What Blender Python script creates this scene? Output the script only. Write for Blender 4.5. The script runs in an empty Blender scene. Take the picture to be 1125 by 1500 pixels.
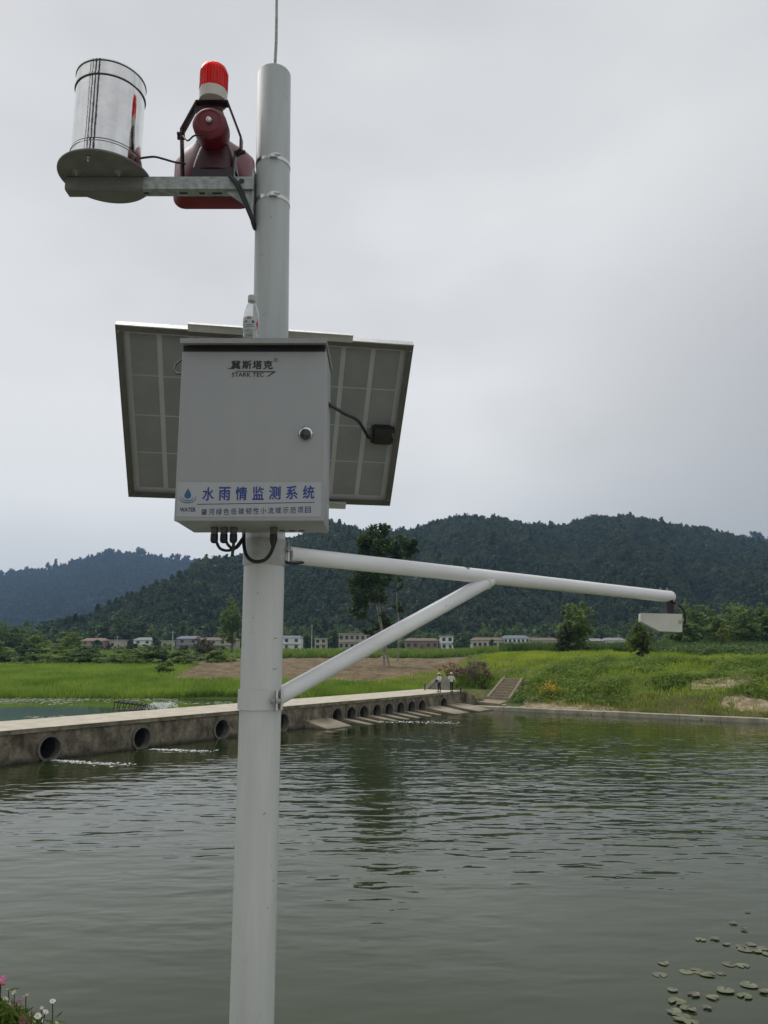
import bpy, bmesh, math, random
import numpy as np
from mathutils import Vector, Matrix

random.seed(7)
rng = np.random.default_rng(11)
S = bpy.context.scene
C = S.collection

# ------------------------------------------------------------------ camera
F = 1127.0            # focal length in pixels of the 1125 x 1500 photograph
HC = 5.3              # camera height above the river
PITCH = math.atan((952 - 750) / F)
cam = bpy.data.cameras.new('camera')
cam.sensor_fit = 'HORIZONTAL'
cam.sensor_width = 36.0
cam.lens = 36.0 * F / 1125.0
cam.clip_start = 0.05
cam.clip_end = 20000
camo = bpy.data.objects.new('camera', cam)
C.objects.link(camo)
camo.location = (0, 0, HC)
camo.rotation_euler = (math.pi / 2 + PITCH, 0, 0)
S.camera = camo
S.render.resolution_x, S.render.resolution_y = 768, 1024

# ------------------------------------------------------------------ sky and sun (overcast)
W = bpy.data.worlds.new('World')
S.world = W
W.use_nodes = True
nt = W.node_tree
nt.nodes.clear()
def wn(t, **k):
    n = nt.nodes.new(t)
    for a, b in k.items(): setattr(n, a, b)
    return n
SUN_EL, SUN_AZ = math.radians(58), math.radians(-35)   # azimuth from +Y towards +X
out = wn('ShaderNodeOutputWorld')
sky = wn('ShaderNodeTexSky', sky_type='NISHITA', sun_disc=False, sun_elevation=SUN_EL, sun_rotation=SUN_AZ)
bg1 = wn('ShaderNodeBackground'); bg1.inputs['Strength'].default_value = 0.006
nt.links.new(sky.outputs[0], bg1.inputs['Color'])
tc = wn('ShaderNodeTexCoord')
mp = wn('ShaderNodeMapping'); mp.inputs['Scale'].default_value = (1, 1, 2.2); mp.inputs['Location'].default_value = (0.3, 0.1, 0)
nz = wn('ShaderNodeTexNoise'); nz.inputs['Scale'].default_value = 1.5; nz.inputs['Detail'].default_value = 4; nz.inputs['Roughness'].default_value = 0.45
nt.links.new(tc.outputs['Generated'], mp.inputs['Vector']); nt.links.new(mp.outputs[0], nz.inputs['Vector'])
rp = wn('ShaderNodeValToRGB')
rp.color_ramp.elements[0].position = 0.34; rp.color_ramp.elements[0].color = (0.420, 0.424, 0.434, 1)
rp.color_ramp.elements[1].position = 0.66; rp.color_ramp.elements[1].color = (0.620, 0.622, 0.618, 1)
nt.links.new(nz.outputs['Fac'], rp.inputs['Fac'])
bg2 = wn('ShaderNodeBackground'); bg2.inputs['Strength'].default_value = 1.0
# a broad, heavier bank of cloud low over the hills on the right
dt = wn('ShaderNodeVectorMath', operation='DOT_PRODUCT'); dt.inputs[1].default_value = tuple(Vector((0.62, 0.77, -0.02)).normalized())
nt.links.new(tc.outputs['Generated'], dt.inputs[0])
n2 = wn('ShaderNodeTexNoise'); n2.inputs['Scale'].default_value = 3.0; n2.inputs['Detail'].default_value = 3; nt.links.new(mp.outputs[0], n2.inputs['Vector'])
m1 = wn('ShaderNodeMath', operation='MULTIPLY_ADD'); m1.inputs[1].default_value = 0.16; nt.links.new(n2.outputs['Fac'], m1.inputs[0]); nt.links.new(dt.outputs['Value'], m1.inputs[2])
mr = wn('ShaderNodeMapRange', interpolation_type='SMOOTHSTEP'); mr.inputs['From Min'].default_value = 0.87; mr.inputs['From Max'].default_value = 1.09; mr.inputs['To Min'].default_value = 1.0; mr.inputs['To Max'].default_value = 0.60
nt.links.new(m1.outputs[0], mr.inputs['Value'])
sc_w = wn('ShaderNodeVectorMath', operation='SCALE'); nt.links.new(rp.outputs[0], sc_w.inputs[0]); nt.links.new(mr.outputs[0], sc_w.inputs['Scale'])
nt.links.new(sc_w.outputs[0], bg2.inputs['Color'])
ad = wn('ShaderNodeAddShader')
nt.links.new(bg1.outputs[0], ad.inputs[0]); nt.links.new(bg2.outputs[0], ad.inputs[1]); nt.links.new(ad.outputs[0], out.inputs['Surface'])

sl = bpy.data.lights.new('sun', 'SUN')
sl.energy = 1.5
sl.angle = math.radians(40)
sl.color = (1.0, 0.97, 0.92)
so = bpy.data.objects.new('sun', sl)
C.objects.link(so)
sd = Vector((math.sin(SUN_AZ) * math.cos(SUN_EL), math.cos(SUN_AZ) * math.cos(SUN_EL), math.sin(SUN_EL)))
so.rotation_euler = (-sd).to_track_quat('-Z', 'Y').to_euler()
so.location = (0, 0, 60)

S.view_settings.view_transform = 'Standard'
S.view_settings.look = 'None'
S.view_settings.exposure = 0.35
S.view_settings.gamma = 1.0
S.cycles.volume_bounces = 0
S.cycles.max_bounces = 10
S.cycles.transparent_max_bounces = 16

# ------------------------------------------------------------------ measuring helpers (photo pixel + real distance -> place)
CP, SP = math.cos(PITCH), math.sin(PITCH)
def ray(x, y):
    cx = (x - 562.5) / F; cy = -(y - 750) / F
    return Vector((cx, CP - cy * SP, SP + cy * CP))
def at(x, y, Y):
    d = ray(x, y); t = Y / d.y
    return Vector((d.x * t, Y, HC + d.z * t))
def onz(x, y, z):
    d = ray(x, y); t = (z - HC) / d.z
    return Vector((d.x * t, d.y * t, z))

# ------------------------------------------------------------------ materials
MATS = {}
def mat(name, col, rough=0.6, metal=0.0, var=0.12, scale=6.0, bump=0.0, bscale=40.0, spec=0.5, col2=None, detail=4.0,
        trans=0.0, lo=0.35, hi=0.65, stretch=None, speck=None, damp=None):
    if name in MATS: return MATS[name]
    m = bpy.data.materials.new(name); m.use_nodes = True
    t = m.node_tree; N = t.nodes; L = t.links
    b = N['Principled BSDF']
    b.inputs['Roughness'].default_value = rough
    b.inputs['Metallic'].default_value = metal
    b.inputs['Specular IOR Level'].default_value = spec
    g = N.new('ShaderNodeNewGeometry')
    src = g.outputs['Position']
    if stretch:
        mpn = N.new('ShaderNodeMapping'); mpn.inputs['Scale'].default_value = stretch
        L.new(src, mpn.inputs['Vector']); src = mpn.outputs[0]
    n = N.new('ShaderNodeTexNoise'); n.inputs['Scale'].default_value = scale; n.inputs['Detail'].default_value = detail
    n.inputs['Roughness'].default_value = 0.6
    L.new(src, n.inputs['Vector'])
    r = N.new('ShaderNodeValToRGB')
    c = np.array(col)
    c1 = c * (1 - var); c2 = np.array(col2) if col2 is not None else np.minimum(c * (1 + var), 1)
    r.color_ramp.elements[0].position = lo; r.color_ramp.elements[0].color = (*c1, 1)
    r.color_ramp.elements[1].position = hi; r.color_ramp.elements[1].color = (*c2, 1)
    L.new(n.outputs['Fac'], r.inputs['Fac'])
    colout = r.outputs[0]
    if speck:                     # scattered chips and rust spots with their own shape
        n3 = N.new('ShaderNodeTexNoise'); n3.inputs['Scale'].default_value = speck[0]; n3.inputs['Detail'].default_value = 3
        L.new(g.outputs['Position'], n3.inputs['Vector'])
        mr_ = N.new('ShaderNodeMapRange'); mr_.inputs['From Min'].default_value = speck[1]; mr_.inputs['From Max'].default_value = speck[1] + 0.05; mr_.inputs['To Max'].default_value = speck[2]
        L.new(n3.outputs['Fac'], mr_.inputs['Value'])
        mx_ = N.new('ShaderNodeMix'); mx_.data_type = 'RGBA'; L.new(mr_.outputs[0], mx_.inputs[0]); L.new(colout, mx_.inputs[6]); mx_.inputs[7].default_value = (*speck[3], 1); colout = mx_.outputs[2]
    if damp:                      # algae line left by the river: below a ragged height the concrete is dark green
        sx = N.new('ShaderNodeSeparateXYZ'); L.new(g.outputs['Position'], sx.inputs[0])
        ma = N.new('ShaderNodeMath'); ma.operation = 'MULTIPLY_ADD'; L.new(n.outputs['Fac'], ma.inputs[0]); ma.inputs[1].default_value = -0.7; L.new(sx.outputs[2], ma.inputs[2])
        mr_ = N.new('ShaderNodeMapRange'); mr_.inputs['From Min'].default_value = damp[0] - 0.35; mr_.inputs['From Max'].default_value = damp[0] - 0.10; mr_.inputs['To Min'].default_value = 1; mr_.inputs['To Max'].default_value = 0
        L.new(ma.outputs[0], mr_.inputs['Value'])
        mx_ = N.new('ShaderNodeMix'); mx_.data_type = 'RGBA'; L.new(mr_.outputs[0], mx_.inputs[0]); L.new(colout, mx_.inputs[6]); mx_.inputs[7].default_value = (*damp[1], 1); colout = mx_.outputs[2]
    L.new(colout, b.inputs['Base Color'])
    if bump:
        n2 = N.new('ShaderNodeTexNoise'); n2.inputs['Scale'].default_value = bscale; n2.inputs['Detail'].default_value = 6
        n2.inputs['Roughness'].default_value = 0.65
        L.new(src, n2.inputs['Vector'])
        bp = N.new('ShaderNodeBump'); bp.inputs['Strength'].default_value = bump; bp.inputs['Distance'].default_value = 1.5 / bscale
        L.new(n2.outputs['Fac'], bp.inputs['Height']); L.new(bp.outputs[0], b.inputs['Normal'])
    if trans:
        tr = N.new('ShaderNodeBsdfTranslucent'); L.new(r.outputs[0], tr.inputs['Color'])
        mx = N.new('ShaderNodeMixShader'); mx.inputs[0].default_value = trans
        L.new(b.outputs[0], mx.inputs[1]); L.new(tr.outputs[0], mx.inputs[2])
        L.new(mx.outputs[0], N['Material Output'].inputs['Surface'])
    MATS[name] = m
    return m

def leafmat(name, dark, light, scale=0.6, trans=0.45, lo=0.38, hi=0.62):
    """foliage: two real leaf colours in patches, plus leaf to leaf variation"""
    if name in MATS: return MATS[name]
    m = mat(name, dark, rough=0.55, var=0.0, scale=scale, col2=light, spec=0.25, trans=trans, lo=lo, hi=hi, detail=5.0)
    return m

M_white = mat('white_paint', (0.56, 0.57, 0.555), rough=0.36, var=0.07, scale=14, bump=0.03, bscale=70, stretch=(1, 1, 0.10), speck=(38, 0.72, 0.7, (0.20, 0.15, 0.10)))
M_whitearm = mat('white_arm_paint', (0.74, 0.74, 0.745), rough=0.30, var=0.07, scale=10, bump=0.03, bscale=60, stretch=(0.3, 0.3, 1), speck=(30, 0.715, 0.7, (0.25, 0.2, 0.15)))
M_greypole = mat('grey_pole_paint', (0.37, 0.40, 0.39), rough=0.40, var=0.09, scale=14, bump=0.03, bscale=70, stretch=(1, 1, 0.12), speck=(42, 0.72, 0.6, (0.16, 0.13, 0.10)))
M_box = mat('box_paint', (0.300, 0.312, 0.312), rough=0.42, var=0.02, scale=16, bump=0.04, bscale=160, stretch=(1, 1, 0.13), speck=(60, 0.73, 0.5, (0.16, 0.14, 0.11)))
M_lid = mat('lid_paint', (0.27, 0.275, 0.27), rough=0.5, var=0.06, scale=20)
M_sticker = mat('sticker_vinyl', (0.355, 0.368, 0.372), rough=0.25, var=0.02, scale=8)
M_blue = mat('blue_print', (0.012, 0.035, 0.22), rough=0.45, var=0.05)
M_navy = mat('navy_print', (0.03, 0.045, 0.12), rough=0.45, var=0.05)
M_teal = mat('teal_print', (0.02, 0.10, 0.20), rough=0.45, var=0.05)
M_black = mat('black_print', (0.012, 0.012, 0.014), rough=0.5, var=0.05)
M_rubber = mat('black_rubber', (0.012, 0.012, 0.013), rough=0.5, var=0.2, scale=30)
M_galv = mat('galvanised_steel', (0.30, 0.33, 0.315), rough=0.5, metal=0.35, var=0.22, scale=45, detail=2)
M_stainless = mat('stainless_band', (0.55, 0.55, 0.54), rough=0.25, metal=1.0, var=0.08, scale=60)
M_chrome = mat('polished_steel', (0.70, 0.70, 0.69), rough=0.07, metal=1.0, var=0.07, scale=16, bump=0.012, bscale=9)
M_darkred = mat('dark_red_enamel', (0.135, 0.007, 0.015), rough=0.45, var=0.15, scale=14)
M_darkred2 = mat('worn_dark_red_steel', (0.022, 0.006, 0.008), rough=0.5, var=0.25, scale=25)
M_beaconbase = mat('ivory_plastic', (0.52, 0.50, 0.45), rough=0.4, var=0.04)
M_alu = mat('aluminium_frame', (0.52, 0.52, 0.51), rough=0.4, metal=0.3, var=0.06, scale=20)
M_darkframe = mat('panel_frame_shade_and_hinge', (0.11, 0.105, 0.095), rough=0.45, metal=0.2, var=0.1, scale=20)  # aluminium frame with its shade in the colour; also the sensor hinge
M_cell = mat('solar_cell_back', (0.235, 0.24, 0.247), rough=0.55, var=0.08, scale=7)
M_backsheet = mat('panel_backsheet', (0.48, 0.48, 0.485), rough=0.5, var=0.05, scale=8, trans=0.2)
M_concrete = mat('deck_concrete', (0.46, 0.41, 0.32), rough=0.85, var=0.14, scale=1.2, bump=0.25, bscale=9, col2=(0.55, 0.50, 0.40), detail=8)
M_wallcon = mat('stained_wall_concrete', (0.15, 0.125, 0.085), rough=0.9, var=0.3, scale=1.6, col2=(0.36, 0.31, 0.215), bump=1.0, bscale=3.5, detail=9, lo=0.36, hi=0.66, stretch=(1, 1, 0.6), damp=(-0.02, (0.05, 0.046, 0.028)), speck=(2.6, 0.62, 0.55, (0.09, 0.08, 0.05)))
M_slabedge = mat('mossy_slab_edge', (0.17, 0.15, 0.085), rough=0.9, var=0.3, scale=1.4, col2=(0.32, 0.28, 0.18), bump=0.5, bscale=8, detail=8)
M_pipe = mat('pipe_concrete', (0.15, 0.14, 0.11), rough=0.85, var=0.25, scale=4, bump=0.4, bscale=14)
M_pipein = mat('pipe_bore_concrete', (0.05, 0.045, 0.038), rough=0.6, var=0.3, scale=3)  # darker concrete tone inside the pipes
M_apron = mat('apron_concrete', (0.30, 0.26, 0.185), rough=0.85, var=0.3, scale=1.6, bump=0.35, bscale=7, detail=8, damp=(-0.05, (0.07, 0.065, 0.04)))
M_step = mat('step_concrete', (0.235, 0.195, 0.135), rough=0.88, var=0.2, scale=2.4, bump=0.3, bscale=9, detail=7)
M_kerb = mat('kerb_concrete', (0.36, 0.33, 0.25), rough=0.88, var=0.25, scale=1.0, bump=0.3, bscale=6, detail=8)
M_foam = mat('foam_white', (0.58, 0.60, 0.59), rough=0.7, var=0.15, scale=6)

# ------------------------------------------------------------------ mesh helpers
ORG = {}
def props(o, label=None, cat=None, group=None, kind=None):
    if label: o['label'] = label
    if cat: o['category'] = cat
    if group: o['group'] = group
    if kind: o['kind'] = kind
    return o
def thing(name, loc, label, cat, group=None):
    o = bpy.data.objects.new(name, None); C.objects.link(o)
    o.location = loc; o.empty_display_size = 0.1
    ORG[o.name] = Vector(loc)
    return props(o, label, cat, group)

class MB:
    def __init__(s): s.v = []; s.f = []
    def add(s, vs, fs):
        k = len(s.v); s.v.extend([tuple(p) for p in vs]); s.f.extend([tuple(i + k for i in f) for f in fs]); return s
    def box(s, c, d, rot=None, bev=0.0, seg=2):
        bm = bmesh.new(); bmesh.ops.create_cube(bm, size=1)
        bmesh.ops.scale(bm, vec=d, verts=bm.verts)
        if bev: bmesh.ops.bevel(bm, geom=bm.edges[:], offset=bev, segments=seg, affect='EDGES', profile=0.6)
        M = Matrix.Translation(Vector(c))
        if rot is not None: M = M @ rot.to_4x4()
        vs = [M @ v.co for v in bm.verts]; bm.verts.index_update()
        fs = [[v.index for v in f.verts] for f in bm.faces]; bm.free()
        return s.add(vs, fs)
    def cyl(s, p0, p1, r0, r1=None, seg=20, caps=True):
        return s.tube([p0, p1], [r0, r0 if r1 is None else r1], seg, caps)
    def tube(s, pts, r, seg=10, caps=True):
        pts = [Vector(p) for p in pts]; n = len(pts)
        rs = r if isinstance(r, (list, tuple)) else [r] * n
        vs = []; fs = []
        tan0 = (pts[1] - pts[0]).normalized()
        up = Vector((0, 0, 1)) if abs(tan0.z) < 0.9 else Vector((1, 0, 0))
        u = tan0.cross(up).normalized()
        for i in range(n):
            t = (pts[min(i + 1, n - 1)] - pts[max(i - 1, 0)])
            t = t.normalized() if t.length > 1e-9 else tan0
            u = (u - t * u.dot(t)).normalized(); w = t.cross(u)
            for k in range(seg):
                a = 2 * math.pi * k / seg
                vs.append(pts[i] + (u * math.cos(a) + w * math.sin(a)) * rs[i])
        for i in range(n - 1):
            for k in range(seg):
                a = i * seg + k; b = i * seg + (k + 1) % seg
                fs.append((a, b, b + seg, a + seg))
        if caps:
            fs.append(tuple(range(seg - 1, -1, -1))); fs.append(tuple((n - 1) * seg + k for k in range(seg)))
        return s.add(vs, fs)
    def lathe(s, prof, c, axis=(0, 0, 1), seg=32, xdir=None):
        """prof: (radius, height) pairs along axis"""
        ax = Vector(axis).normalized(); c = Vector(c)
        u = Vector(xdir) if xdir else (ax.cross(Vector((0, 1, 0))) if abs(ax.y) < 0.9 else ax.cross(Vector((1, 0, 0))))
        u.normalize(); w = ax.cross(u)
        vs = []; fs = []
        for (r, h) in prof:
            for k in range(seg):
                a = 2 * math.pi * k / seg
                vs.append(c + ax * h + (u * math.cos(a) + w * math.sin(a)) * max(r, 1e-5))
        for i in range(len(prof) - 1):
            for k in range(seg):
                a = i * seg + k; b = i * seg + (k + 1) % seg
                fs.append((a, b, b + seg, a + seg))
        return s.add(vs, fs)
    def prism(s, poly, vec):
        poly = [Vector(p) for p in poly]; vec = Vector(vec); n = len(poly)
        vs = poly + [p + vec for p in poly]
        fs = [tuple(range(n)), tuple(range(2 * n - 1, n - 1, -1))]
        fs += [(i, i + n, (i + 1) % n + n, (i + 1) % n) for i in range(n)]
        return s.add(vs, fs)
    def build(s, name, m, parent=None, smooth=35, **kw):
        return mesh_obj(name, np.array(s.v, dtype=np.float64), s.f, m, parent, smooth, **kw)

def mesh_obj(name, V, Fs, m, parent=None, smooth=None, label=None, cat=None, group=None, kind=None, fix=True):
    V = np.asarray(V, dtype=np.float64)
    if parent is not None: org = ORG[parent.name]
    else:
        lo, hi = V.min(0), V.max(0); org = Vector(((lo[0] + hi[0]) / 2, (lo[1] + hi[1]) / 2, lo[2]))
    me = bpy.data.meshes.new(name)
    V = V - np.array(org)
    if isinstance(Fs, np.ndarray):
        n, k = Fs.shape
        me.vertices.add(len(V)); me.vertices.foreach_set('co', V.astype(np.float32).ravel())
        me.loops.add(n * k); me.loops.foreach_set('vertex_index', Fs.astype(np.int32).ravel())
        me.polygons.add(n); me.polygons.foreach_set('loop_start', np.arange(0, n * k, k, dtype=np.int32))
        me.update(calc_edges=True)
    else:
        me.from_pydata([tuple(v) for v in V], [], Fs)
        if fix:
            bm = bmesh.new(); bm.from_mesh(me); bmesh.ops.recalc_face_normals(bm, faces=bm.faces); bm.to_mesh(me); bm.free()
    if smooth:
        me.polygons.foreach_set('use_smooth', [True] * len(me.polygons))
        if smooth < 179: me.set_sharp_from_angle(angle=math.radians(smooth))
    me.materials.append(m)
    o = bpy.data.objects.new(name, me); C.objects.link(o)
    if parent is not None:
        o.parent = parent; ORG[o.name] = org
    else:
        o.location = org; ORG[o.name] = Vector(org)
    return props(o, label, cat, group, kind)

def smooth_path(pts, n=8):
    """Catmull-Rom through points"""
    P = [Vector(p) for p in pts]; P = [P[0] * 2 - P[1]] + P + [P[-1] * 2 - P[-2]]
    o = []
    for i in range(1, len(P) - 2):
        for k in range(n):
            t = k / n; a, b, c, d = P[i - 1], P[i], P[i + 1], P[i + 2]
            o.append(0.5 * ((2 * b) + (c - a) * t + (2 * a - 5 * b + 4 * c - d) * t * t + (3 * b - a - 3 * c + d) * t ** 3))
    o.append(P[-2]); return o

def leaf_quads(cen, size, elong=1.6, flat=0.0, g=rng):
    """rhombic leaf faces round the given centres; flat 0..1 turns them level"""
    n = len(cen)
    u = g.normal(size=(n, 3)); u /= np.linalg.norm(u, axis=1)[:, None]
    w = g.normal(size=(n, 3)); w[:, 2] += 0
    nrm = np.cross(u, w); nrm[:, 2] = nrm[:, 2] + flat * 3 * np.sign(nrm[:, 2]); nrm /= np.linalg.norm(nrm, axis=1)[:, None]
    u = u - nrm * (u * nrm).sum(1)[:, None]; u /= np.linalg.norm(u, axis=1)[:, None]
    w = np.cross(nrm, u)
    s = (size * (0.6 + 0.8 * g.random(n)))[:, None]
    V = np.stack([cen + u * s * elong * 0.5, cen + w * s * 0.5, cen - u * s * elong * 0.5, cen - w * s * 0.5], 1).reshape(-1, 3)
    return V, np.arange(4 * n, dtype=np.int32).reshape(-1, 4)

def crown_points(blobs, n, sub=0.28, g=rng):
    """points gathered in many small sprays inside a few ellipsoids (centre, radii)"""
    vol = np.array([b[3] * b[4] * b[5] for b in blobs]) ** 0.8; vol /= vol.sum()
    out = []
    for b, w in zip(blobs, vol):
        k = max(int(n * w), 8); c = np.array(b[:3]); r = np.array(b[3:6])
        ns = max(int(9 + k / 70), 6)
        d = g.normal(size=(ns, 3)); d /= np.linalg.norm(d, axis=1)[:, None]
        d *= (0.30 + 0.70 * g.random(ns) ** 0.5)[:, None]
        sc = sub * (0.6 + 0.9 * g.random(ns))
        i = g.integers(0, ns, k)
        q = g.normal(size=(k, 3)); q /= np.linalg.norm(q, axis=1)[:, None]; q *= (g.random(k) ** 0.45)[:, None]
        out.append(c + (d[i] + q * sc[i][:, None]) * r)
    return np.concatenate(out)

def tree(name, label, cat, base, blobs, n, leaf, m, trunks, barkm, group=None, flat=0.2, sub=0.28):
    """base on the ground; blobs and trunk paths relative to it"""
    t = thing(name, base, label, cat, group)
    B = np.array(base)
    P = crown_points(blobs, n, sub) + B
    V, Fq = leaf_quads(P, leaf, flat=flat)
    mesh_obj('crown', V, Fq, m, t)
    mb = MB()
    for pts, r0, r1 in trunks:
        pp = smooth_path([Vector(p) + Vector(base) for p in pts], 4)
        k = len(pp); mb.tube(pp, [r0 + (r1 - r0) * i / (k - 1) for i in range(k)], 7)
    mb.build('trunk', barkm, t, 60)
    return t

def textmesh(body, bold=0.0, space=1.0, shear=0.0):
    cu = bpy.data.curves.new('t', 'FONT'); cu.body = body; cu.size = 1.0; cu.offset = bold; cu.space_character = space; cu.shear = shear
    cu.resolution_u = 3
    ob = bpy.data.objects.new('t', cu); C.objects.link(ob)
    dg = bpy.context.evaluated_depsgraph_get()
    me = bpy.data.meshes.new_from_object(ob.evaluated_get(dg))
    V = np.array([v.co[:] for v in me.vertices]); Fs = [tuple(p.vertices) for p in me.polygons]
    bpy.data.objects.remove(ob); bpy.data.curves.remove(cu); bpy.data.meshes.remove(me)
    return V, Fs
def put_text(mb, body, x0, z0, x1, z1, Y, bold=0.0, shear=0.0, fat=0.0):
    """flat print standing in the XZ plane, fitted to the given rectangle"""
    V, Fs = textmesh(body, bold, 1.0, shear)
    lo, hi = V.min(0), V.max(0)
    q = (V - lo) / np.maximum(hi - lo, 1e-6)
    sh = [(0, 0)] + ([(fat, 0), (-fat, 0), (0, fat), (0, -fat)] if fat else [])
    for i, (dx, dz) in enumerate(sh):
        mb.add([(x0 + a[0] * (x1 - x0) + dx, Y - 0.00004 * i, z0 + a[1] * (z1 - z0) + dz) for a in q], Fs)

# ================================================================== THE SETTING
BO = Vector((-17.8, 37.2, 0)); BA = Vector((0.574, 0.819, 0)).normalized(); BN = Vector((BA.y, -BA.x, 0))
def B(s, t, z): return BO + BA * s + BN * t + Vector((0, 0, z))     # along the bridge, downstream of its face, up

def sstep(a, b, x): 
    t = np.clip((x - a) / (b - a), 0, 1); return t * t * (3 - 2 * t)
def vnoise(x, y, seed=0):
    xi = np.floor(x).astype(np.int64); yi = np.floor(y).astype(np.int64); fx = x - xi; fy = y - yi
    fx = fx * fx * (3 - 2 * fx); fy = fy * fy * (3 - 2 * fy)
    def h(a, b):
        n = (a * 374761393 + b * 668265263 + seed * 974711) & 0x7fffffff
        n = ((n ^ (n >> 13)) * 1274126177) & 0x7fffffff
        return ((n ^ (n >> 16)) & 0xffff) / 65535.0
    return (h(xi, yi) * (1 - fx) + h(xi + 1, yi) * fx) * (1 - fy) + (h(xi, yi + 1) * (1 - fx) + h(xi + 1, yi + 1) * fx) * fy
def fbm(x, y, seed=0, o=4):
    s = 0; a = 0.5; 
    for i in range(o): s = s + a * vnoise(x * 2 ** i, y * 2 ** i, seed + i); a *= 0.5
    return s
def bankd(x, y): return (x - 11.3) * 0.564 + (y - 70.2) * 0.826
def shore(x): return 79.0 + 3.2 * sstep(-16, -2, x) + 1.2 * np.sin(x * 0.13) - 0.5
def ground(x, y):
    x = np.asarray(x, dtype=float); y = np.asarray(y, dtype=float)
    d = bankd(x, y)
    bump = (fbm(x * 0.35, y * 0.35, 3) - 0.47)
    hr = np.interp(d, [-8, -0.45, -0.3, 1.5, 9, 18, 35, 60], [-1.6, -1.3, 0.26, 0.34, 2.7, 4.2, 4.75, 4.8]) + bump * 0.9 * sstep(1.5, 5, d)
    hl = np.interp(y - shore(x), [-9, 0, 1, 12, 15, 60, 110], [-1.2, 0.45, 0.75, 1.75, 2.0, 2.75, 3.2]) + bump * 0.5 * sstep(1, 4, y - shore(x))
    w = np.clip((x - (0.10 * y - 6.5)) / (0.09 * y + 3.5), 0, 1); w = w * w * (3 - 2 * w)
    far = hl * (1 - w) + hr * w
    far = far + np.interp(y, [150, 400, 700], [0, 1.0, 5]) + (1 - w) * np.interp(y, [200, 360], [0, 1.5])
    # the bank is cut out under the stairs and landing and filled up beside them
    su = ((x - 11.07) * 0.84 + (y - 76.65) * 0.54) / 2.05; sv = np.abs((y - 76.65) * 0.84 - (x - 11.07) * 0.54)
    fill = 0.45 + 1.95 * np.clip(su, 0, 1) - np.clip(sv - 2.4, 0, 9) * 0.5
    far = np.where((su > 0) & (su < 3) & (sv < 7), far + np.maximum(fill - far, 0) * sstep(0.4, 2.2, d), far)
    far = np.where((su > -1.5) & (su < 1.25) & (sv < 2.1), np.minimum(far, 0.30 + 1.8 * np.clip(su - 0.05, 0, 1)), far)
    far = np.minimum(far, 0.34 + np.maximum(0, np.hypot(x - 9.5, y - 75.3) - 2.5) * 1.1)
    far = np.minimum(far, 0.45 + np.maximum(0, np.hypot(x - 6.7, y - 74.7) - 2.6) * 0.8)
    rr = np.hypot(x - 8.6, y - 78.5); far = np.minimum(far, 1.28 + np.maximum(0, rr - 4.2) * 0.5)
    yb = 3.2 + np.clip(-x - 13, 0, 60) * 1.5 - np.clip(x - 25, 0, 400) * 0.7
    hn = np.interp(y - yb, [-3, 0, 6.2, 10], [3.7, 3.55, -0.3, -1.6]) + bump * 0.15
    return np.maximum(np.maximum(hn, far), -1.6)
def gz(x, y): return float(ground(x, y))

def graded(a, b, step, lim, growth=1.25):
    v = list(np.arange(a, b, step)); s = step; p = b; hi = []
    while p < lim[1]: hi.append(p); s *= growth; p += s
    hi.append(lim[1]); s = step; p = a; lo = []
    while p > lim[0]: s *= growth; p -= s; lo.append(max(p, lim[0]))
    return np.array(sorted(set(lo)) + v + hi)
xs = graded(-62, 62, 0.9, (-6000, 6000)); ys = graded(-14, 128, 0.7, (-900, 7000))
GX, GY = np.meshgrid(xs, ys)
GZ = ground(GX, GY)
nx, ny = len(xs), len(ys)
idx = np.arange(nx * ny).reshape(ny, nx)
gm = bpy.data.materials.new('ground'); gm.use_nodes = True
t = gm.node_tree; N = t.nodes; L = t.links; b = N['Principled BSDF']; b.inputs['Roughness'].default_value = 0.95; b.inputs['Specular IOR Level'].default_value = 0.1
geo = N.new('ShaderNodeNewGeometry')
def noise(tr, sc, dt=6, vec=None):
    n = tr.nodes.new('ShaderNodeTexNoise'); n.inputs['Scale'].default_value = sc; n.inputs['Detail'].default_value = dt; n.inputs['Roughness'].default_value = 0.6
    tr.links.new(vec if vec is not None else geo.outputs['Position'], n.inputs['Vector']); return n
def ramp(tr, src, stops):
    r = tr.nodes.new('ShaderNodeValToRGB'); e = r.color_ramp.elements
    while len(e) < len(stops): e.new(0.5)
    for k, (p, c) in enumerate(stops): e[k].position = p; e[k].color = (*c, 1)
    tr.links.new(src, r.inputs['Fac']); return r
r1 = ramp(t, noise(t, 0.35, 8).outputs['Fac'], [(0.33, (0.045, 0.075, 0.018)), (0.55, (0.085, 0.115, 0.03)), (0.72, (0.22, 0.18, 0.10))])
L.new(r1.outputs[0], b.inputs['Base Color'])
bp = N.new('ShaderNodeBump'); bp.inputs['Strength'].default_value = 0.8; bp.inputs['Distance'].default_value = 0.15
L.new(noise(t, 4, 8).outputs['Fac'], bp.inputs['Height']); L.new(bp.outputs[0], b.inputs['Normal'])
quads = np.stack([idx[:-1, :-1], idx[:-1, 1:], idx[1:, 1:], idx[1:, :-1]], -1).reshape(-1, 4)
mesh_obj('ground', np.stack([GX, GY, GZ], -1).reshape(-1, 3), quads, gm, None, 180, kind='structure')

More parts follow.
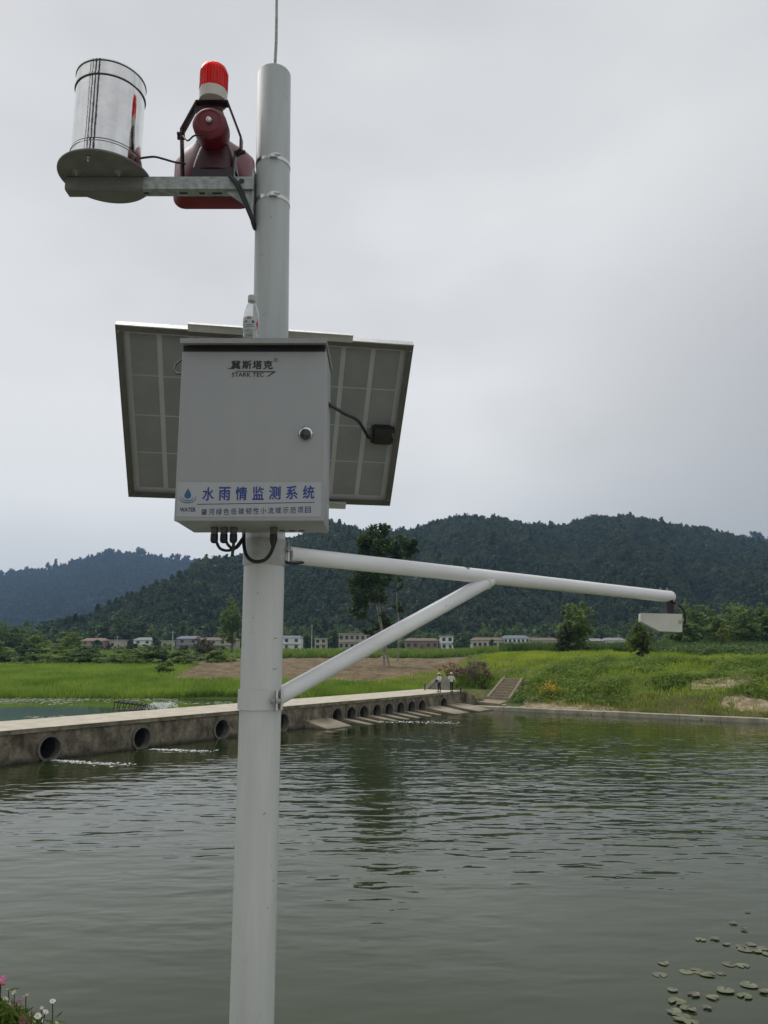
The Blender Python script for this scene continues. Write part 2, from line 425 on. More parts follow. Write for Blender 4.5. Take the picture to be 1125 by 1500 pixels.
# bare earth slope left of the dead shrub: a sheet of ploughed soil lying on the bank
def drape(name, poly_px, m, lift, nu=60, nv=14, oval=False, edge=0.25, **kw):
    """a sheet between a lower and an upper edge (lists of ground points), resting on the terrain"""
    lo, up = poly_px
    lo = [np.array(p) for p in lo]; up = [np.array(p) for p in up]
    def pick(a, u):
        k = u * (len(a) - 1); i = min(int(k), len(a) - 2); return a[i] + (a[i + 1] - a[i]) * (k - i)
    V = []
    for j in range(nv + 1):
        for i in range(nu + 1):
            u = i / nu; v = j / nv
            p = pick(lo, u) * (1 - v) + pick(up, u) * v
            nn_ = float(fbm(np.array(p[0] * 0.9), np.array(p[1] * 0.9), 77)) - 0.47
            e = (1 - (2 * u - 1) ** 2 - (2 * v - 1) ** 2 + nn_ * 2.2) * 0.35 if oval else min(v, 1 - v, u, 1 - u) + nn_ * edge
            V.append((p[0], p[1], gz(p[0], p[1]) + lift * max(-1.5, min(1, e * 9)) + lift * 1.2 * (vnoise(np.array(p[0] * 1.4), np.array(p[1] * 1.4), 5) - 0.3) * max(0, min(1, e * 9)) - (0.3 if u in (0, 1) or v in (0, 1) else 0)))
    w = nu + 1
    Fq = np.array([(j * w + i, j * w + i + 1, (j + 1) * w + i + 1, (j + 1) * w + i) for j in range(nv) for i in range(nu)])
    return mesh_obj(name, V, Fq, m, None, 180, **kw)
M_soil = mat('bare_brown_soil', (0.185, 0.135, 0.082), rough=0.95, var=0.25, scale=0.5, col2=(0.30, 0.23, 0.145), bump=0.9, bscale=2.2, spec=0.1, detail=9)
M_sand = mat('pale_trodden_earth', (0.25, 0.205, 0.12), rough=0.95, var=0.3, scale=1.4, col2=(0.42, 0.34, 0.23), bump=0.5, bscale=5, spec=0.1, detail=8)
drape('bare_earth_slope', ([(-25.6, 91.5), (-14, 89.5), (-4, 91.0), (4.5, 91.5), (9.5, 93)], [(-41, 178), (-22, 184), (-4, 186), (10, 184), (19, 172)]), M_soil, 0.16, 110, 90, False, 0.10, kind='structure')
drape('trodden_earth', ([(11.2, 70.6), (15, 68.0), (19.5, 65.0)], [(13.4, 73.6), (16.4, 70.8), (20.2, 66.2)]), M_sand, 0.05, 30, 8, kind='structure')
drape('bare_bank_patch', ([(26.2, 62.6), (28.3, 61.0), (30.5, 59.6)], [(28.0, 65.0), (30.0, 63.8), (32.0, 62.0)]), M_sand, 0.07, 40, 20, True, kind='structure')
drape('dry_bank_patch', ([(26.2, 67.5), (28.6, 66.4), (31.0, 65.0)], [(27.6, 71.0), (30.4, 70.2), (32.8, 68.4)]), M_sand, 0.06, 40, 20, True, kind='structure')

# unseen pale concrete added under the viewer to bounce neutral light upward
V_ = [(x_, y_, gz(x_, min(y_, 0.0)) + 0.035) for y_ in np.linspace(-7, 1.9, 10) for x_ in np.linspace(-14, 24, 20)]
mesh_obj('bounce_slab', V_, np.array([(j * 20 + i, j * 20 + i + 1, (j + 1) * 20 + i + 1, (j + 1) * 20 + i) for j in range(9) for i in range(19)]), mat('bounce_concrete', (0.36, 0.345, 0.31), rough=0.9, var=0.15, scale=1.0, bump=0.2, bscale=12), None, 180, kind='structure')

# ------------------------------------------------------------------ water
def water(name, poly, z, base, wave, calm, rough=0.012):
    m = bpy.data.materials.new(name); m.use_nodes = True
    t = m.node_tree; N = t.nodes; L = t.links; b = N['Principled BSDF']
    b.inputs['Roughness'].default_value = rough; b.inputs['IOR'].default_value = 1.333
    g = N.new('ShaderNodeNewGeometry')
    n0 = N.new('ShaderNodeTexNoise'); n0.inputs['Scale'].default_value = 0.16; n0.inputs['Detail'].default_value = 4
    L.new(g.outputs['Position'], n0.inputs['Vector'])
    r = ramp(t, n0.outputs['Fac'], [(0.35, tuple(np.array(base) * 0.85)), (0.65, tuple(np.array(base) * 1.15))])
    L.new(r.outputs[0], b.inputs['Base Color'])
    def lay(sx, sy, rot, sc, dt, rough=0.5):
        mp = N.new('ShaderNodeMapping'); mp.inputs['Scale'].default_value = (sx, sy, 1); mp.inputs['Rotation'].default_value = (0, 0, rot)
        L.new(g.outputs['Position'], mp.inputs['Vector'])
        n = N.new('ShaderNodeTexNoise'); n.inputs['Scale'].default_value = sc; n.inputs['Detail'].default_value = dt; n.inputs['Roughness'].default_value = rough
        n.inputs['Distortion'].default_value = 0.3
        L.new(mp.outputs[0], n.inputs['Vector']); return n.outputs['Fac']
    a = lay(0.80, 1.65, 0.06, 1.0, 0.6); c = lay(1.2, 2.7, -0.12, 1.8, 0.6, 0.4); d = lay(0.25, 0.6, 0.3, 0.7, 2)
    ad = N.new('ShaderNodeMath'); ad.operation = 'MULTIPLY_ADD'; ad.inputs[1].default_value = 0.22; L.new(c, ad.inputs[0]); L.new(a, ad.inputs[2])
    # gusts: patches where the ripples are weaker or stronger
    gu = N.new('ShaderNodeMapRange'); gu.inputs['From Min'].default_value = 0.3; gu.inputs['From Max'].default_value = 0.7
    gu.inputs['To Min'].default_value = calm; gu.inputs['To Max'].default_value = 1.0; L.new(d, gu.inputs['Value'])
    # the high near bank shelters the water at its foot from the wind
    sx = N.new('ShaderNodeSeparateXYZ'); L.new(g.outputs['Position'], sx.inputs[0])
    sh = N.new('ShaderNodeMapRange'); sh.inputs['From Min'].default_value = 12; sh.inputs['From Max'].default_value = 23; sh.inputs['To Min'].default_value = 0.22; sh.inputs['To Max'].default_value = 1.0
    L.new(sx.outputs[1], sh.inputs['Value'])
    # ... and the far bank and causeway shelter the far side
    s3 = N.new('ShaderNodeMapRange'); s3.inputs['From Min'].default_value = 28; s3.inputs['From Max'].default_value = 52; s3.inputs['To Min'].default_value = 1.0; s3.inputs['To Max'].default_value = 0.42
    L.new(sx.outputs[1], s3.inputs['Value'])
    s4 = N.new('ShaderNodeMath'); s4.operation = 'MULTIPLY'; L.new(sh.outputs[0], s4.inputs[0]); L.new(s3.outputs[0], s4.inputs[1]); sh = s4
    m2 = N.new('ShaderNodeMath'); m2.operation = 'MULTIPLY'; L.new(gu.outputs[0], m2.inputs[0]); L.new(sh.outputs[0], m2.inputs[1])
    mu = N.new('ShaderNodeMath'); mu.operation = 'MULTIPLY'; L.new(ad.outputs[0], mu.inputs[0]); L.new(m2.outputs[0], mu.inputs[1])
    bp = N.new('ShaderNodeBump'); bp.inputs['Strength'].default_value = 1.0; bp.inputs['Distance'].default_value = wave
    L.new(mu.outputs[0], bp.inputs['Height']); L.new(bp.outputs[0], b.inputs['Normal'])
    return mesh_obj(name, [(p[0], p[1], z) for p in poly], [tuple(range(len(poly)))], m, None, None, kind='structure')
c0, c1 = B(-42, -2.0, 0), B(49, -2.0, 0)
river = water('river_water', [(c0.x, c0.y), (-60, -70), (420, -300), (420, -170), (16, 84), (c1.x, c1.y)], 0.0, (0.027, 0.036, 0.012), 0.066, 0.40)
pond = water('pond_water', [(c0.x, c0.y), (c1.x, c1.y), (-2, 88), (-400, 90), (-400, 0)], 0.58, (0.066, 0.105, 0.026), 0.010, 0.3)
pond.data.materials[0].node_tree.nodes['Principled BSDF'].inputs['Specular IOR Level'].default_value = 0.22    # a film of algae dulls the pond

# ------------------------------------------------------------------ hills and their woods
def azim(x, y): 
    d = ray(x, y); return d.x / d.y
def hill(name, ridge, yf, zf, m, kmin, kmax, nk, nv, amp, seed, back=700, power=1.1, drop=6.5):
    ks = np.array([azim(p[0], p[1]) for p in ridge]); Yr = np.array([p[2] for p in ridge], float)
    zr = np.array([at(*p).z for p in ridge]) - drop
    def surf(k, v):
        yr = np.interp(k, ks, Yr); z1 = np.interp(k, ks, zr)
        vf = np.clip(v, 0, 1)
        Y = np.where(v <= 1, yf + (yr - yf) * vf, yr + (v - 1) * back)
        nse = ((fbm(k * 13 + vf * 1.1, vf * 1.6, seed) - 0.47) * 2.2 + (fbm(k * 40 + vf * 2.0, vf * 3.2, seed + 3) - 0.47)) * amp * np.sin(np.pi * np.clip(vf * 0.95 + 0.02, 0, 1)) ** 0.8
        z = zf + (z1 - zf) * vf ** power + nse * np.minimum(1, (z1 - zf) / 60)
        z = np.where(v > 1, z1 - (v - 1) * back * 0.35, z)
        return np.stack([k * Y, Y, z], -1)
    kk, vv = np.meshgrid(np.linspace(kmin, kmax, nk), np.linspace(0, 1.6, nv))
    V = surf(kk, vv).reshape(-1, 3)
    ii = np.arange(nk * nv).reshape(nv, nk)
    q = np.stack([ii[:-1, :-1], ii[:-1, 1:], ii[1:, 1:], ii[1:, :-1]], -1).reshape(-1, 4)
    mesh_obj(name, V, q, m, None, 180, kind='structure')
    return surf

bmt = bmesh.new(); bmesh.ops.create_icosphere(bmt, subdivisions=2, radius=1.0)
ICO2 = np.array([v.co[:] for v in bmt.verts]); bmt.free()
bmt = bmesh.new(); bmesh.ops.create_icosphere(bmt, subdivisions=1, radius=1.0)
bmt.verts.index_update()
ICO_V = np.array([v.co[:] for v in bmt.verts]); ICO_F = np.array([[v.index for v in f.verts] for f in bmt.faces]); bmt.free()
def proto_tree(kind, g):
    """one leafy crown of unit radius: a dark core and loose sprays round it"""
    if kind == 'cone':
        u = g.random(150); a = g.random(150) * 6.283; r = (1 - u) * 0.75 * (0.6 + 0.5 * g.random(150)) + 0.05
        c = np.stack([np.cos(a) * r, np.sin(a) * r, -0.9 + 2.9 * u], -1); core = ICO_V * np.array([0.5, 0.5, 1.0]); s = np.full(150, 0.50)
    else:
        ns = 16; d = g.normal(size=(ns, 3)); d /= np.linalg.norm(d, axis=1)[:, None]; d *= np.array([0.75, 0.75, 0.72])
        NL = 260; i = g.integers(0, ns, NL); c = d[i] + g.normal(size=(NL, 3)) * 0.20; core = ICO_V * (0.55 + 0.25 * g.random((len(ICO_V), 1))); s = np.full(NL, 0.30)
        if kind == 'tall': c = c * np.array([0.82, 0.82, 1.15]) + np.array([0, 0, 0.3]); core = core * np.array([0.82, 0.82, 1.15])
    V, Q = leaf_quads(c, s, elong=1.4, g=g)
    T = np.concatenate([Q[:, [0, 1, 2]], Q[:, [0, 2, 3]], ICO_F + len(V)])
    return np.concatenate([V, core]), T
PROTO_G = np.random.default_rng(5)
PROTOS = [proto_tree(k, PROTO_G) for k in ('round', 'round', 'round', 'tall', 'tall', 'cone', 'cone')]
def woods(name, P, R, m, label, conifer=0.10, fuzz=0, g=rng):
    """a far wood that reads as one mass: crowns set on its points by geometry nodes"""
    n = len(P); k = len(PROTOS)
    vid = np.where(g.random(n) < conifer, g.integers(5, 7, n), g.integers(0, 5, n))
    off = P.mean(0)
    V = [P - off]; pid = [np.full(n, -1)]; T = []; base = n
    for i, (pv, pt_) in enumerate(PROTOS):
        V.append(pv); pid.append(np.full(len(pv), i)); T.append(pt_ + base); base += len(pv)
    V = np.concatenate(V); pid = np.concatenate(pid).astype(np.int32); T = np.concatenate(T)
    me = bpy.data.meshes.new(name)
    me.vertices.add(len(V)); me.vertices.foreach_set('co', V.astype(np.float32).ravel())
    me.loops.add(T.size); me.loops.foreach_set('vertex_index', T.astype(np.int32).ravel())
    me.polygons.add(len(T)); me.polygons.foreach_set('loop_start', np.arange(0, T.size, 3, dtype=np.int32)); me.update(calc_edges=True)
    pad = len(V) - n
    def attr(nm, ty, arr): me.attributes.new(nm, ty, 'POINT').data.foreach_set('value', arr)
    attr('pid', 'INT', pid); attr('vid', 'INT', np.concatenate([vid, np.zeros(pad)]).astype(np.int32))
    attr('scl', 'FLOAT', np.concatenate([R, np.ones(pad)]).astype(np.float32)); attr('yaw', 'FLOAT', np.concatenate([g.random(n) * 6.283, np.zeros(pad)]).astype(np.float32))
    me.materials.append(m)
    o = bpy.data.objects.new(name, me); C.objects.link(o); o.location = off
    ng = bpy.data.node_groups.new(name + '_growth', 'GeometryNodeTree')
    ng.interface.new_socket('Geometry', in_out='INPUT', socket_type='NodeSocketGeometry'); ng.interface.new_socket('Geometry', in_out='OUTPUT', socket_type='NodeSocketGeometry')
    N = ng.nodes; L = ng.links; gi = N.new('NodeGroupInput'); go = N.new('NodeGroupOutput')
    def named(nm, ty):
        q = N.new('GeometryNodeInputNamedAttribute'); q.data_type = ty; q.inputs['Name'].default_value = nm; return q.outputs['Attribute']
    def pick(i):
        c = N.new('FunctionNodeCompare'); c.data_type = 'INT'; c.operation = 'EQUAL'; L.new(named('pid', 'INT'), c.inputs[2]); c.inputs[3].default_value = i
        s = N.new('GeometryNodeSeparateGeometry'); s.domain = 'POINT'; L.new(gi.outputs[0], s.inputs[0]); L.new(c.outputs[0], s.inputs[1]); return s.outputs[0]
    join = N.new('GeometryNodeJoinGeometry')
    for i in reversed(range(k)):
        ti = N.new('GeometryNodeGeometryToInstance'); L.new(pick(i), ti.inputs[0]); L.new(ti.outputs[0], join.inputs[0])
    ip = N.new('GeometryNodeInstanceOnPoints'); L.new(pick(-1), ip.inputs['Points']); L.new(join.outputs[0], ip.inputs['Instance'])
    ip.inputs['Pick Instance'].default_value = True; L.new(named('vid', 'INT'), ip.inputs['Instance Index'])
    cx = N.new('ShaderNodeCombineXYZ'); L.new(named('yaw', 'FLOAT'), cx.inputs[2]); L.new(cx.outputs[0], ip.inputs['Rotation']); L.new(named('scl', 'FLOAT'), ip.inputs['Scale'])
    L.new(ip.outputs[0], go.inputs[0])
    md = o.modifiers.new('growth', 'NODES'); md.node_group = ng
    return props(o, label, 'forest', None, 'stuff')

M_hill = mat('wooded_hillside', (0.016, 0.026, 0.012), rough=0.95, var=0.3, scale=0.03, spec=0.05, detail=8)
M_wood = leafmat('hill_wood_leaves', (0.036, 0.062, 0.030), (0.076, 0.108, 0.046), scale=0.022, trans=0.5, lo=0.34, hi=0.70)
M_wood2 = leafmat('far_wood_leaves', (0.016, 0.030, 0.020), (0.030, 0.048, 0.028), scale=0.03, trans=0.45)
M_wood3 = leafmat('foot_wood_leaves', (0.055, 0.100, 0.032), (0.120, 0.180, 0.050), scale=0.06, trans=0.35)
def vary(m, a=0.68, b_=0.62):
    """each crown its own tone of green"""
    t = m.node_tree; N = t.nodes; L = t.links; oi = N.new('ShaderNodeObjectInfo'); r = next(n for n in N if n.type == 'VALTORGB')
    h = N.new('ShaderNodeHueSaturation'); mr = N.new('ShaderNodeMath'); mr.operation = 'MULTIPLY_ADD'; mr.inputs[1].default_value = b_; mr.inputs[2].default_value = a
    L.new(oi.outputs['Random'], mr.inputs[0]); L.new(mr.outputs[0], h.inputs['Value'])
    m2 = N.new('ShaderNodeMath'); m2.operation = 'MULTIPLY_ADD'; m2.inputs[1].default_value = -0.05; m2.inputs[2].default_value = 0.52; L.new(oi.outputs['Random'], m2.inputs[0]); L.new(m2.outputs[0], h.inputs['Hue'])
    tos = [l.to_socket for l in r.outputs[0].links]; L.new(r.outputs[0], h.inputs['Color'])
    for s in tos: L.new(h.outputs[0], s)
for m_ in (M_wood, M_wood2, M_wood3): vary(m_, 0.78, 0.44)
RIDGE = [(-900, 1000, 480), (-300, 955, 480), (0, 940, 490), (60, 921, 520), (130, 899, 560), (200, 871, 600), (250, 850, 640), (290, 832, 680), (340, 815, 720), (400, 798, 760), (450, 780, 800),
         (480, 771, 830), (505, 768, 840), (535, 774, 850), (575, 777, 860), (610, 772, 870), (640, 762, 890), (668, 753, 900), (685, 751, 900), (705, 756, 900), (745, 763, 910),
         (800, 765, 920), (835, 764, 930), (865, 757, 940), (885, 756, 940), (920, 760, 950), (955, 762, 950), (1000, 767, 960), (1050, 777, 970), (1090, 787, 980), (1125, 794, 990), (1250, 812, 1000), (1500, 850, 1000), (2200, 900, 1000)]
surf1 = hill('main_hill', RIDGE, 430, 5.0, M_hill, -1.3, 1.3, 260, 64, 38, 5)
RIDGE2 = [(-1200, 930, 2300), (-500, 890, 2300), (-150, 856, 2300), (0, 839, 2300), (40, 836, 2300), (75, 831, 2300), (110, 822, 2300), (140, 811, 2300), (160, 808, 2300), (200, 810, 2300), (240, 814, 2300), (280, 820, 2300), (310, 826, 2300), (360, 840, 2300), (440, 870, 2300), (600, 920, 2300), (900, 950, 2300)]
surf2 = hill('distant_hill', RIDGE2, 1300, 8.0, M_hill, -1.3, 0.35, 160, 30, 22, 9, drop=11)
RIDGE3 = [(900, 940, 1700), (1000, 860, 1700), (1050, 800, 1700), (1085, 785, 1700), (1105, 780, 1700), (1130, 786, 1700), (1250, 800, 1700), (1500, 860, 1700), (2100, 930, 1700)]
surf3 = hill('right_distant_hill', RIDGE3, 1200, 20.0, M_hill, 0.28, 1.2, 80, 20, 10, 13)

def sample(surf, n, kmin, kmax, v0, v1, rlo, rhi, g=rng, pw=0.8):
    k = kmin + (kmax - kmin) * g.random(n); v = v0 + (v1 - v0) * g.random(n) ** pw
    P = surf(k, v); R = rlo + (rhi - rlo) * g.random(n) ** 1.5
    P[:, 2] += R * 0.45; return P, R
P, R = sample(surf1, 27000, -0.66, 0.66, 0.0, 1.02, 1.7, 4.8)
woods('hill_forest', P, R, M_wood, 'dark green forest covering the nearer hill across the valley', 0.07)
P, R = sample(surf2, 11000, -0.62, 0.05, 0.15, 1.02, 4.0, 7.5)
kk = -0.62 + 0.65 * rng.random(170); Pr = surf2(kk, np.full(170, 1.0)); Rr = 4.5 + 6 * rng.random(170) ** 2; Pr[:, 2] += 2 + Rr * 1.0
woods('distant_hill_forest', np.concatenate([P, Pr]), np.concatenate([R, Rr]), M_wood2, 'hazy blue-green forest on the distant hill at left', 0.06, 8)
P, R = sample(surf3, 500, 0.33, 0.66, 0.5, 1.0, 6, 10)
woods('right_distant_hill_forest', P, R, M_wood2, 'sliver of wooded ridge behind the main hill at right edge', 0.2, 4)
# ridge line trees of the near hill, standing a little clear of the canopy
kk = -0.6 + 1.2 * rng.random(330); P = surf1(kk, np.full(330, 0.995)); R = 1.8 + 2.6 * rng.random(330) ** 2; P[:, 2] += 0.6 + R * 0.6
woods('ridge_trees', P, R, M_wood, 'row of small trees along the crest of the nearer hill', 0.0, 14)
# paler broadleaf belt along the foot of the hill behind the village
n = 900; kk = -0.66 + 1.32 * rng.random(n); Y = 405 + 110 * rng.random(n); R = 2.4 + 2.6 * rng.random(n)
P = np.stack([kk * Y, Y, ground(kk * Y, Y) + R * 0.8 + (Y - 405) * 0.06], -1)
woods('foothill_trees', P, R, M_wood3, 'paler green trees along the foot of the hill behind the village', 0.05, 16)

# ================================================================== CULVERT BRIDGE
def face_s(x, y):
    """where the ray through a pixel meets the downstream face"""
    d = ray(x, y); o = Vector((0, 0, HC))
    t = (BO - o).dot(BN) / d.dot(BN); p = o + d * t
    return (p - BO).dot(BA), p.z
PIPES = [face_s(x, y)[0] for x, y in [(72, 1097), (207, 1081), (324, 1067), (413, 1056), (492.7, 1048), (513.3, 1044), (532, 1042), (551, 1040), (568.6, 1038.5), (585.7, 1036), (601.7, 1034.4), (617, 1032.4), (648.7, 1028.3)]]
for i in range(1, len(PIPES)):
    if PIPES[i] - PIPES[i - 1] < 1.5: PIPES[i] = PIPES[i - 1] + 1.5
S0, S1 = -24.0, max(PIPES[-1] + 2.4, face_s(675, 1020)[0])
DZ = 1.58
br = thing('culvert_bridge', tuple(B(0, -2, 0)), 'low concrete causeway bridge crossing the river with round pipe culverts in its face', 'bridge')
RI, RO, ZC = 0.54, 0.65, 0.56
# face wall with round openings
mb = MB(); ztop, zbot = DZ - 0.20, -0.8
def wall_cell(s0, s1):
    n = max(1, int((s1 - s0) / 0.45)); m = 5
    vs = []; 
    for j in range(m + 1):
        for i in range(n + 1):
            s = s0 + (s1 - s0) * i / n; z = zbot + (ztop - zbot) * j / m
            e = 0 if (i in (0, n) or j == m) else 1
            vs.append(B(s, e * (random.random() - 0.6) * 0.07, z))
    mb.add(vs, [(j * (n + 1) + i, j * (n + 1) + i + 1, (j + 1) * (n + 1) + i + 1, (j + 1) * (n + 1) + i) for j in range(m) for i in range(n)])
prev = S0
for s in PIPES:
    a, b_ = s - 0.74, s + 0.74
    if a > prev + 0.02: wall_cell(prev, a)
    else: a = prev
    K = 24; ring = []; sq = []
    for k in range(K):
        an = 2 * math.pi * k / K; cx, cz = math.cos(an), math.sin(an)
        ring.append(B(s + cx * RI, 0, ZC + cz * RI))
        # point on the surrounding rectangle
        fx = ((b_ - s) / cx) if cx > 1e-6 else ((a - s) / cx if cx < -1e-6 else 1e9)
        fz = ((ztop - ZC) / cz) if cz > 1e-6 else ((zbot - ZC) / cz if cz < -1e-6 else 1e9)
        f_ = min(fx, fz); sq.append(B(s + cx * f_, 0, ZC + cz * f_))
    mb.add(ring + sq, [(k, (k + 1) % K, (k + 1) % K + K, k + K) for k in range(K)])
    # corner triangles
    for (cs, cz) in ((b_, ztop), (a, ztop), (a, zbot), (b_, zbot)):
        c = B(cs, 0, cz); dd = sorted(range(K), key=lambda k: (sq[k] - c).length)[:2]
        mb.add([c, sq[dd[0]], sq[dd[1]]], [(0, 1, 2)])
    prev = b_
wall_cell(prev, S1)
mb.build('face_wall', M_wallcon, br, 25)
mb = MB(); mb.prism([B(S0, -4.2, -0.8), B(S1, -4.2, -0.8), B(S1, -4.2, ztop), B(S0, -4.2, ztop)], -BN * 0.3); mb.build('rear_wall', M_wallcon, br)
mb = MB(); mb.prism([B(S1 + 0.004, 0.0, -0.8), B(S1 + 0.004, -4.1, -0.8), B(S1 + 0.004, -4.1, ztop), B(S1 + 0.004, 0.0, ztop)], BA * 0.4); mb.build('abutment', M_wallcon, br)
# deck slab in cast bays, each a piece with a joint
bays = 12; 
for i in range(bays):
    a = S0 + (S1 + 0.4 - S0) * i / bays; b_ = S0 + (S1 + 0.4 - S0) * (i + 1) / bays - 0.02
    dz = random.uniform(-0.006, 0.006)
    mb = MB()
    mb.prism([B(a, 0.10, DZ - 0.02 + dz), B(b_, 0.10, DZ - 0.02 + dz), B(b_, -4.5, DZ + dz), B(a, -4.5, DZ + dz)], (0, 0, 0.02))
    mb.build('deck_slab', M_concrete, br)
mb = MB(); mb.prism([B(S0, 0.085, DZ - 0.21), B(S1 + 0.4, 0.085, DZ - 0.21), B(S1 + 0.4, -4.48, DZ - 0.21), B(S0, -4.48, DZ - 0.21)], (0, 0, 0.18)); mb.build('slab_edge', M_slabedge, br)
for i, s in enumerate(PIPES):
    mb = MB(); ax = -BN
    mb.lathe([(RI, 3.9), (RI, -0.10), (RO, -0.10), (RO, 0.2)], B(s, 0, ZC), ax, 28)
    o = mb.build('pipe', M_pipe, br, 40)
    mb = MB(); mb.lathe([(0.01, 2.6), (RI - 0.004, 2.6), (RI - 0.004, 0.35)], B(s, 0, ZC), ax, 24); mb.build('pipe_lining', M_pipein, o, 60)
# sloping concrete aprons between the pipes
def apron(s0, s1, run, zt, skew, m=M_apron):
    mb = MB()
    a, b_ = B(s0, 0.012, zt), B(s1, 0.012, zt)
    c, d = B(s1 + skew, run, 0.05), B(s0 + skew, run, 0.05)
    dn = Vector((0, 0, -0.7))
    vs = [a, b_, c, d] + [Vector((p.x, p.y, -0.6)) for p in (a, b_, c, d)]
    mb.add(vs, [(0, 1, 2, 3), (4, 5, 6, 7), (0, 1, 5, 4), (1, 2, 6, 5), (2, 3, 7, 6), (3, 0, 4, 7)])
    mb.build('apron', m, br)
s5 = PIPES[4]
apron(s5 - 3.5, s5 - 0.75, 2.0, 0.50, 0.0)
for i in range(4, 11): 
    a, b_ = PIPES[i], PIPES[i + 1]
    apron(a + 0.52, b_ - 0.48, 2.3 + 0.3 * random.random(), 0.34, 0.0)
apron(PIPES[11] + 0.55, PIPES[12] - 0.62, 3.0, 0.50, 0.0)
apron(PIPES[12] + 0.62, S1 + 0.2, 3.2, 0.50, 0.1)

# two short posts at the bridge end
for (x, y, lab) in ((622.5, 1011, 'short dark post on the upstream edge of the bridge, left of the two people'), (675, 1017, 'short dark post at the downstream corner where the bridge ends')):
    p = onz(x, y, DZ); mb = MB(); mb.cyl(p, p + Vector((0, 0, 0.5)), 0.07, 0.07, 12); mb.lathe([(0.07, 0.5), (0.085, 0.51), (0.085, 0.57), (0.05, 0.60), (0, 0.60)], p, seg=12)
    mb.build('marker_post', mat('dark_post', (0.05, 0.045, 0.04), rough=0.7), None, 40, label=lab, cat='post')

# upstream wing wall behind the people
wy = 79.5
mb = MB(); P4 = [at(618, 1012, wy), at(641, 992, wy), at(661, 991.5, wy), at(661, 1010, wy)]
mb.prism(P4, (0.1, 0.35, 0)); wing = mb.build('wing_wall', mat('wing_concrete', (0.34, 0.31, 0.25), rough=0.9, var=0.2, scale=2, bump=0.3, bscale=8), None, label='pale concrete wing wall with sloping end behind the two people', cat='wall')
mb = MB(); q = [at(614, 1012.5, wy - .3), at(639, 991.2, wy - .3), at(645, 990.8, wy - .3), at(622, 1012.5, wy - .3)]
mb.prism(q, (0.1, 0.3, 0)); mb.build('coping', M_concrete, wing)

# ------------------------------------------------------------------ landing steps, main stairs, kerb
def solid(top, zb):
    mb = MB(); n = len(top); top = [Vector(p) for p in top]
    vs = top + [Vector((p.x, p.y, zb)) for p in top]
    mb.add(vs, [tuple(range(n)), tuple(range(n, 2 * n))] + [(i, (i + 1) % n, (i + 1) % n + n, i + n) for i in range(n)])
    return mb
BL, BR, TL, TR = Vector((10.3, 77.8, 0)), Vector((11.84, 75.5, 0)), Vector((12.2, 79.0, 0)), Vector((13.35, 76.6, 0))
zb0 = 0.55; ZT = 2.5; BL.z = BR.z = zb0; TL.z = TR.z = ZT
st = thing('bank_stairs', tuple((BL + BR) / 2), 'concrete stairs climbing the grassy right bank between two sloping side walls', 'stairs')
NS = 8
for i in range(NS):
    u0, u1 = i / NS, (i + 1) / NS + 0.02
    a, b_, c, d = BL.lerp(TL, u0), BR.lerp(TR, u0), BR.lerp(TR, u1), BL.lerp(TL, u1)
    z = zb0 + (ZT - zb0) * (i + 1) / NS
    for p in (a, b_, c, d): p.z = z
    solid([a, b_, c, d], -0.4).build('step', M_step, st)
wv = (BR - BL).normalized()
for e0, e1, sg in ((BL, TL, -1), (BR, TR, 1)):
    a, c = e0.copy(), e1.copy(); a.z += 0.22; c.z += 0.16
    top = [a, c, c + wv * sg * 0.34, a + wv * sg * 0.34]
    solid(top, -0.4).build('side_wall', M_step, st)
ld = thing('landing_steps', tuple(at(705, 1022, 70)), 'low concrete landing with steps going down from the bridge end to the shore', 'steps')
E0 = S1 + 0.42
for k in range(4):                                       # wide treads down from the deck end
    z = DZ - 0.215 * (k + 1); a = E0 + 0.5 * k
    solid([B(a, 0.05, z), B(a + 0.54, 0.05, z), B(a + 0.54, -3.1, z), B(a, -3.1, z)], -0.6).build('step', M_step, ld)
LE = E0 + 2.0
solid([B(LE + 0.01, 0.04, 0.52), Vector((*onz(732, 1031, 0.52).xy, 0.52)), Vector((BR.x, BR.y, 0.52)), Vector((BL.x, BL.y, 0.52)), B(LE + 0.01, -3.1, 0.52)], -0.6).build('landing', M_step, ld)
pr0, pr1 = onz(733, 1031.3, 0.52), Vector((BR.x + 0.05, BR.y - 0.02, 0.52))
dv = (pr1 - pr0).normalized(); nv = Vector((dv.y, -dv.x, 0))
for k in range(2):                                       # last treads to the shore
    z = 0.52 - 0.10 * (k + 1)
    a, b_ = pr0 + nv * (0.42 * k), pr1 + nv * (0.42 * k)
    q = [a, b_, b_ + nv * 0.44, a + nv * 0.44]
    for p in q: p.z = z
    solid(q, -0.6).build('step', M_step, ld)
mb = MB(); mb.prism([B(S1 + 0.41, 0.36, DZ - 0.06), B(E0 + 0.9, 0.36, DZ - 0.30), B(E0 + 1.9, 0.36, 0.80), B(E0 + 3.4, 0.36, 0.62), B(E0 + 4.2, 0.36, 0.10), B(E0 + 4.2, 0.36, -0.6), B(S1 + 0.41, 0.36, -0.6)], -BN * 0.30)
mb.build('retaining_wall', M_wallcon, ld)
